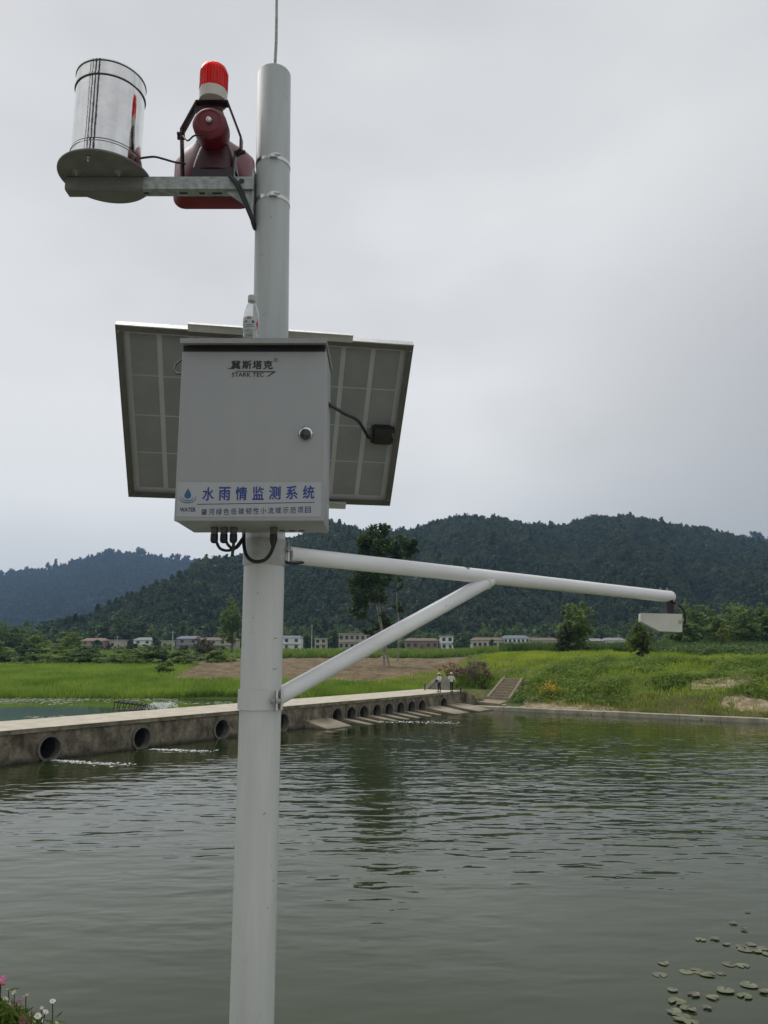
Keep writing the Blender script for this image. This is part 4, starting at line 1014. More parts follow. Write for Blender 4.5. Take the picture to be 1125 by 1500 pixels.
for an, r in ((100, 0.06), (205, 0.10), (330, 0.075)):
    p = Vector((gx + r * math.cos(math.radians(an)), gy + r * math.sin(math.radians(an)), zp))
    mb = MB(); mb.lathe([(0, -0.007), (0.008, -0.007), (0.008, -0.001), (0.016, -0.001), (0.016, -0.0004)], p, seg=14); mb.cyl(p + Vector((0, 0, -0.016)), p, 0.004, 0.004, 8); mb.build('bolt', M_galv, pl, 30)
zg = zp + 0.009; RG = 0.1255; HG = at(155, 86, 2.50).z - zg
mb = MB(); pr = [(RG + 0.002, 0.0), (RG + 0.002, 0.058), (RG + 0.0045, 0.060), (RG + 0.0045, 0.066), (RG, 0.068)]
zb_ = HG - 0.055
pr += [(RG, 0.068 + (zb_ - 0.008 - 0.068) * i / 6) for i in range(1, 7)] + [(RG + 0.0042, zb_ - 0.006), (RG + 0.0042, zb_), (RG + 0.001, zb_ + 0.002), (RG + 0.001, HG - 0.005), (RG + 0.0035, HG - 0.004), (RG + 0.0035, HG), (RG - 0.003, HG), (RG - 0.003, HG - 0.05), (0.02, HG - 0.12), (0, HG - 0.12)]
mb.lathe(pr, (gx, gy, zg), seg=96); dr = mb.build('drum', M_chrome, rg, 40)
for h in (0.0695, zb_ - 0.0085, HG - 0.0062):
    mb = MB(); mb.lathe([(RG + 0.0012, -0.0016), (RG + 0.0026, -0.0016), (RG + 0.0026, 0.0016), (RG + 0.0012, 0.0016)], (gx, gy, zg + h), seg=72); mb.build('seam_ring', mat('dark_seam', (0.03, 0.03, 0.03), rough=0.5), dr, 60)

hx = at(307, 181, 2.585).x; HZ = at(307, 181, 2.585).z; bx_ = at(313.5, 262, 2.99).x; bzz = at(313, 305, 2.99).z + 0.130
sr = thing('siren_horn', (hx, 2.70, zA + hA / 2), 'dark red horn loudspeaker with strap bracket under a red warning beacon', 'siren')
def rrect(c, w, h, r, n=6):
    pts = []
    for (sx, sz, a0) in ((1, 1, 0), (-1, 1, 90), (-1, -1, 180), (1, -1, 270)):
        for i in range(n):
            an = math.radians(a0 + 90 * i / (n - 1)); pts.append(Vector((c[0] + sx * (w / 2 - r) + r * math.cos(an), c[1], c[2] + sz * (h / 2 - r) + r * math.sin(an))))
    return pts
hs = [(2.665, .105, .105, .052), (2.72, .125, .120, .055), (2.78, .165, .145, .06), (2.84, .225, .18, .065), (2.90, .285, .215, .065), (2.95, .322, .24, .06), (2.985, .336, .252, .055), (2.99, .344, .260, .055), (2.998, .344, .260, .055), (2.998, .322, .238, .05), (2.93, .285, .21, .05), (2.80, .14, .12, .05)]
mb = MB(); rings = [rrect((hx - 0.012 + (bx_ - hx + 0.012) * (y - 2.665) / 0.33, y, HZ + (bzz - HZ) * (y - 2.60) / 0.39), w, h, r) for y, w, h, r in hs]; n = len(rings[0])
mb.add([p for r in rings for p in r], [(i * n + k, i * n + (k + 1) % n, (i + 1) * n + (k + 1) % n, (i + 1) * n + k) for i in range(len(rings) - 1) for k in range(n)])
mb.build('bell', M_darkred, sr, 45)
mb = MB(); mb.lathe([(0, -0.018), (0.046, -0.018), (0.057, -0.012), (0.0645, 0.0), (0.0655, 0.055), (0.062, 0.075), (0.055, 0.10)], (hx, 2.585, HZ), (0, 1, 0), 40); dv_ = mb.build('driver_cap', M_darkred, sr, 30)
mb = MB(); mb.lathe([(0.041, -0.0190), (0.044, -0.0205), (0.047, -0.0190), (0.047, -0.017)], (hx, 2.585, HZ), (0, 1, 0), 36); mb.build('cap_ring', M_darkred, dv_, 60)
mb = MB(); mb.lathe([(0, -0.034), (0.007, -0.034), (0.0115, -0.030), (0.0115, -0.018)], (hx + 0.003, 2.585, HZ - 0.004), (0, 1, 0), 18); mb.build('centre_bolt', M_stainless, dv_, 50)
# strap: over the driver, down both sides to feet on the arm
def strap(pts, w, t, m, nm, par):
    mb = MB(); P_ = [Vector(p) for p in pts]
    for a, b_ in zip(P_[:-1], P_[1:]):
        d = (b_ - a); ln = d.length; d.normalize(); yv = Vector((0, 1, 0)); nv = d.cross(yv).normalized()
        mb.box((a + b_) / 2, (ln + t * 0.6, w, t), Matrix((d, yv, -nv)).transposed(), bev=0.0012)
    return mb.build(nm, m, par, 40)
zs = at(311, 152, 2.66).z
L1, L2, L3 = at(289, 153, 2.66), at(266.5, 193, 2.66), at(267.5, 262, 2.66)
R1, R2_, R3 = at(334, 156, 2.66), at(353.5, 203, 2.66), at(353, 222, 2.66)
strap([L3, L2, (L1.x, 2.66, zs), (R1.x, 2.66, zs), R2_, R3], 0.038, 0.007, M_darkred2, 'strap', sr)
strap([R3, at(345, 226, 2.66), at(341, 266, 2.66)], 0.034, 0.006, M_darkred2, 'strap_foot', sr)
mb = MB(); mb.box(at(307, 167, 2.66) - Vector((0, -.01, 0)), (0.10, 0.05, 0.05), bev=0.006); mb.build('neck', M_darkred2, sr, 40)
mb = MB(); p0_ = at(307, 236, 2.645); mb.prism([(hx - 0.075, 2.645, zA + hA / 2), (hx + 0.085, 2.645, zA + hA / 2), (hx + 0.085, 2.645, zA + hA / 2 + 0.062), (hx - 0.075, 2.645, zA + hA / 2 + 0.062)], (0, 0.10, 0)); mb.build('amplifier_case', mat('amp_black_red', (0.02, 0.010, 0.013), rough=0.4, var=0.2), sr, 30)
mb = MB(); zl_, zh_ = zA + hA / 2 + 0.058, HZ - 0.02; n_ = 26; lv = 7; vs = []
for i in range(lv):
    u = i / (lv - 1); wx, wy = 0.088 - 0.034 * u ** 1.5, 0.055 - 0.010 * u
    for k in range(n_):
        an = 2 * math.pi * k / n_; cx_, cy_ = math.cos(an), math.sin(an); e_ = 0.72
        vs.append((hx + 0.004 + wx * math.copysign(abs(cx_) ** e_, cx_), 2.695 + wy * math.copysign(abs(cy_) ** e_, cy_), zl_ + (zh_ - zl_) * u))
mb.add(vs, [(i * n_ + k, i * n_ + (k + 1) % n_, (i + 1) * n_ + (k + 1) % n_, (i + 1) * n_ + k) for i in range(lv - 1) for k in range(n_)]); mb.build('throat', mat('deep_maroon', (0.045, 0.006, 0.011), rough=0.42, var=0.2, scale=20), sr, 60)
for xx, yy in ((265, 196), (354, 223), (265.5, 202)):
    p = at(xx, yy, 2.655); mb = MB(); mb.cyl(p - Vector((0.014, 0, 0)), p + Vector((0.014, 0, 0)), 0.0075, 0.0075, 8); mb.build('bolt', M_darkred2, sr, 40)
bcn = at(312, 150, 2.66)
bz0 = zs + 0.004
bk = thing('warning_beacon', (bcn.x, 2.66, bz0), 'red warning beacon dome on an ivory base above the siren', 'beacon')
z1b, z2b = at(312, 136, 2.66).z - bz0, at(312, 100, 2.66).z - bz0
rb = 0.0535
mb = MB(); mb.lathe([(0, 0), (rb, 0), (rb, z1b * 0.2), (rb * 1.01, z1b * 0.85), (rb * 1.02, z1b), (0, z1b)], (bcn.x, 2.66, bz0), seg=40); mb.build('beacon_base', M_beaconbase, bk, 40)
M_red = bpy.data.materials.new('red_lens'); M_red.use_nodes = True
_t = M_red.node_tree; _b = _t.nodes['Principled BSDF']; _b.inputs['Roughness'].default_value = 0.18; _b.inputs['Transmission Weight'].default_value = 0.55; _b.inputs['IOR'].default_value = 1.25
_g = _t.nodes.new('ShaderNodeNewGeometry'); _n = _t.nodes.new('ShaderNodeTexNoise'); _n.inputs['Scale'].default_value = 45
_t.links.new(_g.outputs['Position'], _n.inputs['Vector']); _r = ramp(_t, _n.outputs['Fac'], [(0.35, (0.85, 0.020, 0.012)), (0.7, (0.95, 0.035, 0.022))]); _t.links.new(_r.outputs[0], _b.inputs['Base Color'])
prof = [(rb * 1.02, z1b + 0.001), (rb * 1.0, z1b + 0.004), (rb * 0.97, z2b - 0.022), (rb * 0.90, z2b - 0.008), (rb * 0.75, z2b - 0.001), (0, z2b)]
inner = [(max(r - 0.003, 0), z - 0.003) for r, z in prof][::-1]
mb = MB(); seg = 60; mb.lathe(prof + inner[:-1], (bcn.x, 2.66, bz0), seg=seg)
mb.build('red_dome', M_red, bk, 40)
mb = MB()
for i in range(30):
    an = 2 * math.pi * i / 30; mb.box((bcn.x + math.cos(an) * rb * 1.0, 2.66 + math.sin(an) * rb * 1.0, bz0 + (z1b + z2b - 0.02) / 2), (0.003, 0.003, z2b - z1b - 0.03), Matrix.Rotation(an, 3, 'Z'))
mb.build('dome_ribs', mat('red_ribs', (0.80, 0.02, 0.012), rough=0.25, var=0.08, trans=0.4), bk, None)
mb = MB(); mb.lathe([(0.014, z1b), (0.014, z2b - 0.03), (0.018, z2b - 0.028), (0, z2b - 0.02)], (bcn.x, 2.66, bz0), seg=14); mb.build('lamp', mat('lamp_core', (0.25, 0.02, 0.02), rough=0.4), bk, 40)
cable('cable', [at(205, 232, 2.60), at(215, 230.5, 2.60), at(227, 229.8, 2.60), at(240, 233, 2.61), at(256, 237.5, 2.64), at(272, 240, 2.66)], 0.0040, 'thin black cable from the rain gauge to the siren')
cable('cable', [at(336, 258, 2.60), at(345, 268, 2.595), at(354, 287, 2.60), at(363, 308, 2.61), at(370, 325, 2.62), at(374, 337, 2.64)], 0.0062, 'outer black cable hanging from the siren to the pole')
cable('cable', [at(341, 260, 2.605), at(351, 272, 2.60), at(359, 291, 2.605), at(366, 309, 2.615), at(372, 326, 2.63), at(375, 334, 2.65)], 0.0060, 'inner black cable hanging from the siren to the pole')
cable('cable', [at(268, 199, 2.62), at(275, 206, 2.58), at(284, 199, 2.57), at(296, 197.5, 2.565), at(305, 200, 2.57)], 0.0032, 'thin black wire curling across the back of the siren')

# ---- long arm over the river with brace and level sensor
A0, A1 = at(412, 812, 2.70), at(981, 874, 4.20)
zArm = A0.z
la = thing('sensor_arm', tuple(A0), 'long white tubular arm reaching over the river with a diagonal brace', 'arm')
rA = 0.0305; dA_ = (A1 - A0).normalized()
mb = MB(); mb.tube([A0 + dA_ * 0.03, A0 + dA_ * 0.06, A1], rA, 32); 
mb.tube([A1, A1 + dA_ * 0.004, A1 + dA_ * 0.014, A1 + dA_ * 0.018], [rA * 1.04, rA * 1.06, rA * 0.95, rA * 0.6], 32); mb.build('arm_tube', M_whitearm, la, 40)
def projx(p): d = p - Vector((0, 0, HC)); return 562.5 + F * d.x / (d.y * CP + d.z * SP)
tt = next(i / 500 for i in range(500) if projx(A0.lerp(A1, i / 500)) >= 717)
J = A0.lerp(A1, tt); J.z -= 0.012
K0 = at(407, 1021, 2.735)
mb = MB(); mb.tube([K0, J], 0.0295, 28); mb.build('brace_tube', M_whitearm, la, 40)
bd = (J - K0).normalized(); bu = bd.cross(Vector((0, 0, 1))).normalized(); bw = bd.cross(bu)
wl = []
for i in range(25):                                        # saddle weld where the brace meets the arm
    an = 2 * math.pi * i / 24; p = J + (bu * math.cos(an) + bw * math.sin(an)) * 0.0300
    q = p - A0; foot = A0 + dA_ * q.dot(dA_); off = p - foot
    wl.append(p - bd * (0.030 + 0.030 * max(0, 1 - off.length / 0.03)) + Vector((random.uniform(-1, 1), random.uniform(-1, 1), random.uniform(-1, 1))) * 0.0008)
mb = MB(); mb.tube(wl, 0.0042, 6); mb.build('weld_bead', M_whitearm, la, 60)
# upper bracket
zc = zArm
mb = MB(); mb.lathe([(0.0705, -0.045), (0.0745, -0.045), (0.0745, 0.045), (0.0705, 0.045)], (PX0, PY, zc), seg=40); mb.build('upper_band', mat('grey_band', (0.36, 0.37, 0.355), rough=0.45, metal=0.2, var=0.1, scale=30), la, 40)
mb = MB(); mb.box(A0 + Vector((0.0, 0.0, 0.006)), (0.055, 0.006, 0.084), Matrix.Rotation(0.2, 3, 'Z')); mb.box(A0 + Vector((0.024, 0.004, 0.006)), (0.006, 0.06, 0.084), Matrix.Rotation(0.2, 3, 'Z')); mb.build('flange_plate', M_stainless, la, None)
mb = MB(); p = at(424.5, 804.5, 2.668); mb.cyl(p, p + Vector((0, -0.012, 0)), 0.008, 0.008, 6); mb.cyl(p, p + Vector((0, -0.018, 0)), 0.004, 0.004, 8); mb.build('bolt', M_stainless, la, 30)
# lower clamp
zl = at(380, 1026, PY - 0.07).z
mb = MB(); mb.lathe([(0.0705, -0.032), (0.0765, -0.032), (0.0765, 0.032), (0.0705, 0.032)], (PX0, PY, zl), seg=48); mb.build('lower_clamp', M_white, la, 40)
mb = MB(); mb.box((PX0 + 0.075, PY - 0.035, zl), (0.006, 0.075, 0.064), Matrix.Rotation(0.15, 3, 'Z'), bev=0.001); mb.box((PX0 + 0.062, PY - 0.052, zl), (0.006, 0.055, 0.064), Matrix.Rotation(0.15, 3, 'Z'), bev=0.001); mb.build('clamp_flange', M_white, la, 30)
for x, y in ((400.5, 1027), (409.5, 1027)):
    p = at(x, y, PY - 0.078); mb = MB(); mb.cyl(p + Vector((-0.008, 0, 0)), p + Vector((0.006, 0, 0)), 0.009, 0.009, 6); mb.build('bolt', M_galv, la, 30)
mb = MB(); p = A0.lerp(A1, tt - 0.06) + Vector((0, -0.018, 0.026)); mb.box(p, (0.03, 0.01, 0.004), bev=0.001); mb.build('paint_scar', M_galv, la, None)
# sensor
ys_ = 4.16
sn = thing('level_sensor', tuple(at(981, 898, ys_)), 'white wedge-shaped water level sensor hanging from the end of the long arm', 'sensor')
mb = MB(); pp = [at(938.5, 898, ys_), at(999.5, 899.5, ys_), at(999.5, 926, ys_), at(966, 924.5, ys_), at(938.5, 910, ys_)]
mb.prism(pp, (0.03, 0.13, 0)); ho = mb.build('housing', mat('sensor_ivory', (0.58, 0.58, 0.52), rough=0.45, var=0.05, scale=20), sn, None)
mb = MB(); mb.add([p + Vector((-0.001, -0.0015, 0)) for p in (at(994, 908.5, ys_), at(999, 908.5, ys_), at(999, 914, ys_), at(994, 914, ys_))], [(0, 1, 2, 3)]); mb.build('type_plate', mat('plate_grey', (0.36, 0.33, 0.33), rough=0.4), ho, None, fix=False)
mb = MB(); mb.box(at(980, 889, ys_ + .03), (0.036, 0.045, 0.075), bev=0.003); mb.build('mount', M_rubber, sn, None)
mb = MB(); mb.box(at(987.5, 887, ys_ + .035), (0.020, 0.05, 0.03), bev=0.002); mb.build('hinge', M_darkframe, sn, None)
mb = MB(); p = at(1000, 916.5, ys_ + .05); mb.cyl(p + Vector((-0.03, 0, 0)), p + Vector((0.028, 0, 0)), 0.011, 0.009, 10); mb.build('connector', M_rubber, sn, 40)
mb = MB()
for dx in (-0.018, 0.018): mb.cyl(A1 + Vector((dx - 0.03, 0, 0.028)), A1 + Vector((dx - 0.03, 0, 0.048)), 0.005, 0.005, 8)
mb.box(A1 + Vector((-0.03, 0, 0.033)), (0.055, 0.02, 0.004)); mb.build('u_bolt', M_galv, sn, 30)
cable('cable', [at(984, 881, ys_), at(991, 885, ys_ + .02), at(1000, 892, ys_ + .04), at(1003.5, 901, ys_ + .05), at(1003.5, 909, ys_ + .05), at(1003, 916, ys_ + .05)], 0.0065, 'black cable looping from the arm tip to the level sensor')

# ================================================================== VILLAGE
HY = 370.0
WALLS = {'cream': (0.48, 0.44, 0.36), 'white': (0.72, 0.72, 0.70), 'pink': (0.34, 0.25, 0.22), 'mauve': (0.28, 0.25, 0.28), 'tan': (0.42, 0.38, 0.30), 'grey': (0.27, 0.27, 0.25), 'brick': (0.25, 0.18, 0.14)}
ROOFS = {'red': (0.18, 0.11, 0.09), 'blue': (0.13, 0.155, 0.20), 'grey': (0.20, 0.20, 0.20), 'flat': (0.36, 0.34, 0.30), 'brown': (0.14, 0.10, 0.075)}
M_win = mat('dark_window', (0.03, 0.035, 0.04), rough=0.15, var=0.2)
def house(x0, x1, ytop, wall, roof, label, storeys=2, pitch=1.3, Y=HY, wins=None, depth=9):
    a, b_ = at(x0, 948, Y), at(x1, 948, Y); cx = (a.x + b_.x) / 2; w = b_.x - a.x
    zb = gz(cx, Y) - 0.3; ztop = at(x0, ytop, Y).z; zw = ztop - (pitch if roof != 'flat' else 0.35)
    h = thing('house', (cx, Y + depth / 2, zb), label, 'house')
    mw = mat('wall_' + wall, WALLS[wall], rough=0.9, var=0.12, scale=0.5); mr = mat('roof_' + roof, ROOFS[roof], rough=0.8, var=0.15, scale=0.6)
    mb = MB(); mb.box((cx, Y + depth / 2, (zb + zw) / 2), (w, depth, zw - zb)); mb.build('wall', mw, h, None)
    mb = MB(); e = 0.5
    if roof == 'flat':
        mb.box((cx, Y + depth / 2, zw + 0.18), (w + 2 * e, depth + 2 * e, 0.35))
    else:
        vs = [(cx - w / 2 - e, Y - e, zw), (cx + w / 2 + e, Y - e, zw), (cx + w / 2 + e, Y + depth + e, zw), (cx - w / 2 - e, Y + depth + e, zw), (cx - w / 2 + 1.2, Y + depth / 2, zw + pitch), (cx + w / 2 - 1.2, Y + depth / 2, zw + pitch)]
        mb.add(vs, [(0, 1, 5, 4), (1, 2, 5), (2, 3, 4, 5), (3, 0, 4), (0, 3, 2, 1)])
    mb.build('roof', mr, h, None)
    sh = (zw - zb) / storeys; n = wins or max(2, int(w / 3.6))
    for s in range(storeys):
        for i in range(n):
            xx = cx - w / 2 + w * (i + 0.5) / n; zz = zb + sh * (s + 0.55)
            ww, hh = min(1.5, w / n * 0.55), min(1.6, sh * 0.5)
            if s == 0 and i == n // 2: 
                mb = MB(); mb.box((xx, Y - 0.02, zb + 1.25), (1.3, 0.10, 2.3)); mb.build('door', mat('door_brown', (0.09, 0.06, 0.045), rough=0.6), h, None); continue
            mb = MB(); mb.box((xx, Y + 0.02, zz), (ww, 0.12, hh)); wi = mb.build('window', M_win, h, None)
            mb = MB(); mb.box((xx, Y - 0.06, zz - hh / 2 - 0.08), (ww + 0.3, 0.2, 0.12)); mb.build('sill', mw, wi, None)
    if storeys == 2:
        mb = MB(); mb.box((cx, Y - 0.35, zb + sh), (w + 0.1, 0.7, 0.16)); mb.build('balcony_slab', mat('slab_pale', (0.50, 0.49, 0.46), rough=0.9), h, None)
    return h
house(118, 152, 934.5, 'pink', 'red', 'pinkish two-storey house at the left end of the village')
house(160, 177, 937, 'cream', 'flat', 'small pale block right of the pinkish house', 1)
house(195, 222, 933.5, 'white', 'grey', 'bright white two-storey house left of the mauve one')
house(236, 256, 938, 'cream', 'flat', 'low cream building just left of the mauve house', 1)
house(258, 291, 931.5, 'mauve', 'blue', 'mauve two-storey house with a blue-grey roof')
house(292, 346, 933.5, 'tan', 'brown', 'long tan building behind the shrub, left of the pole', 2)
house(398, 441, 931, 'white', 'blue', 'white house with blue roof directly right of the pole', 2, 1.0)
house(461, 478, 934.5, 'cream', 'flat', 'narrow cream house between pole and brace', 2)
house(496, 551, 927.5, 'tan', 'flat', 'long flat-roofed two-storey block crossed by the brace', 2, wins=7)
house(594, 642, 934.5, 'brick', 'brown', 'low brick shed with a brown roof right of the brace', 1, wins=5)
house(646, 664, 931, 'white', 'flat', 'small white house among trees above the two people', 2)
house(692, 737, 933.5, 'cream', 'brown', 'long cream house left of the white one above the stairs', 1, wins=6)
house(738, 776, 930.5, 'white', 'blue', 'white house with a blue hipped roof above the stairs', 2, wins=6)
house(777, 818, 934, 'tan', 'brown', 'tan row house left of the round tree on the right bank', 1, wins=5)
house(864, 886, 935, 'grey', 'grey', 'low grey shed right of the round tree', 1)
house(887, 917, 934, 'white', 'grey', 'pale metal-clad shed left of the round bush under the sensor', 1, wins=3)
pv = at(514, 872, 640)
pt = thing('hillside_hut', tuple(pv - Vector((0, 0, 3))), 'tiny white hut halfway up the wooded hill left of the tall tree', 'hut')
mb = MB(); mb.box(pv + Vector((0, 0, 4)), (5, 4, 7)); mb.build('wall', mat('wall_white', WALLS['white']), pt, None)
mb = MB(); mb.prism([pv + Vector((-3, -2.5, 7.6)), pv + Vector((3, -2.5, 7.6)), pv + Vector((0, -2.5, 9.6))], (0, 5, 0)); mb.build('roof', mat('roof_grey', ROOFS['grey']), pt, None)
for x, y0, Y, lab in ((64.5, 941, 230, 'concrete utility pole left of the pinkish house'), (172, 931, 250, 'concrete utility pole in front of the small pale block'), (253.5, 924, 260, 'concrete utility pole left of the mauve house'), (457, 915, 300, 'thin concrete utility pole right of the monitoring pole'), (906.5, 929, 300, 'white pole beside the metal-clad shed')):
    p = at(x, y0, Y); zb = gz(p.x, Y); mb = MB(); mb.cyl((p.x, Y, zb - 0.2), p, 0.20, 0.13, 8); mb.build('mast', mat('pole_concrete', (0.42, 0.41, 0.38), rough=0.9), u := thing('utility_pole', (p.x, Y, zb), lab, 'pole'), 60)
    mb = MB(); mb.box((p.x, Y - 0.2, p.z - 0.5), (1.8, 0.12, 0.14)); mb.build('cross_bar', M_galv, u, None)

# ================================================================== TREES AND SHRUBS
bark = mat('tree_bark', (0.13, 0.11, 0.085), rough=0.9, var=0.3, scale=3, bump=0.5, bscale=6)
palebark = mat('pale_bark', (0.26, 0.24, 0.19), rough=0.9, var=0.3, scale=2, bump=0.4, bscale=6)
LM = leafmat
L_dark = LM('deep_green_leaves', (0.042, 0.082, 0.026), (0.108, 0.165, 0.042), 0.45)
L_mid = LM('mid_green_leaves', (0.110, 0.180, 0.040), (0.240, 0.320, 0.070), 0.5)
L_yel = LM('yellow_green_leaves', (0.100, 0.145, 0.026), (0.230, 0.280, 0.050), 0.6)
L_olive = LM('olive_leaves', (0.045, 0.055, 0.022), (0.095, 0.105, 0.040), 0.6)
L_fir = LM('fir_leaves', (0.095, 0.165, 0.050), (0.210, 0.290, 0.085), 0.35)
def gp(x, y, Y):
    p = at(x, y, Y); return Vector((p.x, Y, gz(p.x, Y)))
def scale_px(Y): return Y / F * 1.0
ORD = ['first', 'second', 'third', 'fourth', 'fifth', 'sixth', 'seventh', 'eighth', 'left', 'middle', 'right']
# tall tree in the middle
TY = 125.0; k = TY / F; b0 = gp(557, 960, TY); top = at(557, 768, TY).z - b0.z
def rel(x, y, dy=0.0): p = at(x, y, TY); return (p.x - b0.x, dy, p.z - b0.z)
bl_ = []
for x, y, rx, rz, dy in ((549, 794, 25, 24, 0), (537, 800, 13, 20, .6), (590, 803, 23, 19, 0.5), (566, 812, 22, 18, -.5), (604, 801, 9, 11, 0), (548, 838, 34, 22, 0), (560, 776, 12, 9, 0.2),
                      (530, 862, 21, 24, .5), (556, 860, 13, 24, 0), (526, 892, 13, 15, 0.3), (585, 858, 5, 13, 0), (584, 892, 9, 10, 0), (562, 912, 16, 12, 0), (545, 925, 13, 8, 0.5)):
    c = rel(x, y, dy); bl_.append((*c, rx * k, min(rx, 22) * k, rz * k))
tree('tall_tree', 'tall dark-crowned tree with bare forked trunks standing behind the long arm', 'tree', b0, bl_, 13000, 0.33, L_dark,
     [([rel(563, 975), rel(560, 930), rel(551, 885), rel(548, 870), rel(546, 800)], 0.20, 0.07), ([rel(570, 975), rel(560, 920), rel(556, 890), rel(553, 860), rel(552, 790)], 0.18, 0.06),
      ([rel(583, 968), rel(584, 910), rel(581, 880), rel(583, 850), rel(588, 800)], 0.13, 0.05), ([rel(556, 880), rel(540, 850), rel(530, 810)], 0.08, 0.03)], palebark, sub=0.34)
def simple_tree(name, label, x, ybase, ytop, Y, wpx, m, n, leaf, group=None, cat='tree', lobes=7, low=0.25, bk=bark, seed=0, sub=0.30):
    b = gp(x, ybase, Y); h = max(at(x, ytop, Y).z - b.z, 1.2); w = wpx * Y / F
    g = random.Random(seed + int(x * 13 + Y)); bl = []
    for i in range(lobes):
        u = low + (0.90 - low) * (i + 0.5) / lobes; prof = math.sin(math.pi * min(1, (u - low) / (1 - low) * 0.78 + 0.20)) ** 0.7
        a = g.random() * 6.28; rr = w * 0.27 * prof * g.uniform(0.3, 1.0)
        bl.append((math.cos(a) * rr, math.sin(a) * rr, h * u, w * 0.30 * prof * g.uniform(0.8, 1.2), w * 0.30 * prof, h * 0.17 * g.uniform(0.8, 1.25)))
    tr = [([(0, 0, -0.3), (g.uniform(-.02, .02) * h, 0, h * 0.35), (g.uniform(-.04, .04) * h, 0, h * 0.78)], 0.022 * h + 0.03, 0.008 * h)]
    for q in range(3):
        a = g.random() * 6.28; tr.append(([(0, 0, h * (0.25 + 0.12 * q)), (math.cos(a) * w * .12, math.sin(a) * w * .12, h * (.42 + .1 * q)), (math.cos(a) * w * .3, math.sin(a) * w * .3, h * (.58 + .1 * q))], 0.010 * h, 0.004 * h))
    return tree(name, label, cat, b, bl, n, leaf, m, tr, bk, group, sub=sub)
simple_tree('broadleaf_tree', 'round dark green tree on the right bank in front of the village', 848, 952, 880, 112, 62, L_mid, 3600, 0.27, lobes=11, low=0.16)
simple_tree('bush', 'dull olive bush at the foot of the round tree on the right bank', 829, 958, 910, 110, 34, L_olive, 1800, 0.2, cat='bush', lobes=6, low=0.1)
simple_tree('young_tree', 'small round yellow-green tree on the right bank under the level sensor', 941, 966, 910, 88, 42, L_yel, 2800, 0.17, lobes=9, low=0.22)
simple_tree('bush', 'low olive undergrowth at the foot of the small yellow-green tree', 943, 966, 934, 87.5, 24, L_olive, 900, 0.14, cat='bush', lobes=4, low=0.05)
simple_tree('young_tree', 'thin pale yellow-green sapling in front of the dark trees at right', 1057, 952, 911, 118, 30, L_yel, 1500, 0.17, lobes=7, low=0.15)
simple_tree('willow_tree', 'pale green willow half hidden behind the monitoring pole', 340, 952, 880, 240, 40, L_yel if False else L_mid, 4200, 0.42, lobes=10, low=0.28)
for i, (x, yt, w) in enumerate(((992, 892, 44), (1014, 884, 40), (1040, 887, 42), (1066, 884, 44), (1092, 883, 42), (1118, 885, 44), (1146, 886, 46), (1172, 884, 46), (1003, 908, 36), (1052, 903, 36), (1104, 905, 36))):
    simple_tree('grove_tree', ORD[i] + ' dense green tree of the grove beyond the maize at right' + (' (front row)' if i > 7 else ', counted rightwards'), x, 950, yt, 150 + (i % 4) * 6 - (8 if i > 7 else 0), w * 1.5, L_fir, 4200, 0.34, 'grove at the right edge', lobes=12, low=0.05, seed=i)
# left tree belt in front of the village
for i, (x, yt, w, Y, mm) in enumerate(((-30, 915, 60, 210, L_dark), (22, 917, 44, 215, L_dark), (60, 928, 40, 205, L_mid), (98, 926, 42, 200, L_mid), (-5, 938, 44, 170, L_mid), (40, 942, 42, 168, L_dark), (84, 946, 40, 166, L_mid), (122, 948, 38, 160, L_dark))):
    simple_tree('belt_tree', ('tall leafy tree at the left edge before the distant hill', 'dark tree second from the left edge before the distant hill', 'mid green tree left of the pinkish house, third in its row', 'mid green tree nearest the pinkish house on its left', 'low bushy tree at the left edge above the hedge', 'dark low tree second from left above the hedge', 'low bright tree third from left above the hedge', 'low dark tree below the pinkish house')[i], x, 962, yt, Y, w * 1.4, mm, 2800, 0.36, 'tree belt on the left bank', lobes=8, low=0.05, seed=i + 40)
for i, (x, yt, w, Y) in enumerate(((8, 957, 46, 140), (48, 958, 46, 138), (88, 957, 46, 139), (128, 954, 44, 141), (165, 951, 46, 140), (203, 950, 46, 138), (238, 951, 44, 139), (268, 955, 40, 137), (318, 953, 36, 150))):
    simple_tree('hedge_shrub', ORD[i] + ' shrub from the left edge in the hedge above the left grass bank', x, 972, yt - 3, Y, w * 1.6, (L_dark, L_fir, L_mid)[i % 3], 2600, 0.27, 'hedge row above the left bank', cat='shrub', lobes=6, low=0.0, seed=i + 80)
simple_tree('flowering_shrub', 'broad shrub with pale pinkish blossom left of the pole', 293, 966, 931, 165, 52, LM('blossom_leaves', (0.045, 0.065, 0.025), (0.17, 0.13, 0.085), 1.6), 2600, 0.27, cat='shrub', lobes=8, low=0.0)
simple_tree('bank_shrub', 'green shrub at the left end of the bare earth slope', 246, 985, 966, 103, 40, L_mid, 1500, 0.2, cat='shrub', lobes=6, low=0.0)
for i, (x, yt, w, Y) in enumerate(((175, 892, 60, 400), (205, 905, 40, 395), (155, 908, 36, 390))):
    simple_tree('slope_tree', ('largest rounded tree at the hill foot behind the left houses', 'rounded tree right of the largest one behind the bright white house', 'rounded tree left of the largest one behind the pinkish house')[i], x, 948, yt, Y, w, L_dark, 2400, 0.8, 'trees behind the left houses', lobes=9, low=0.05, seed=i + 120)
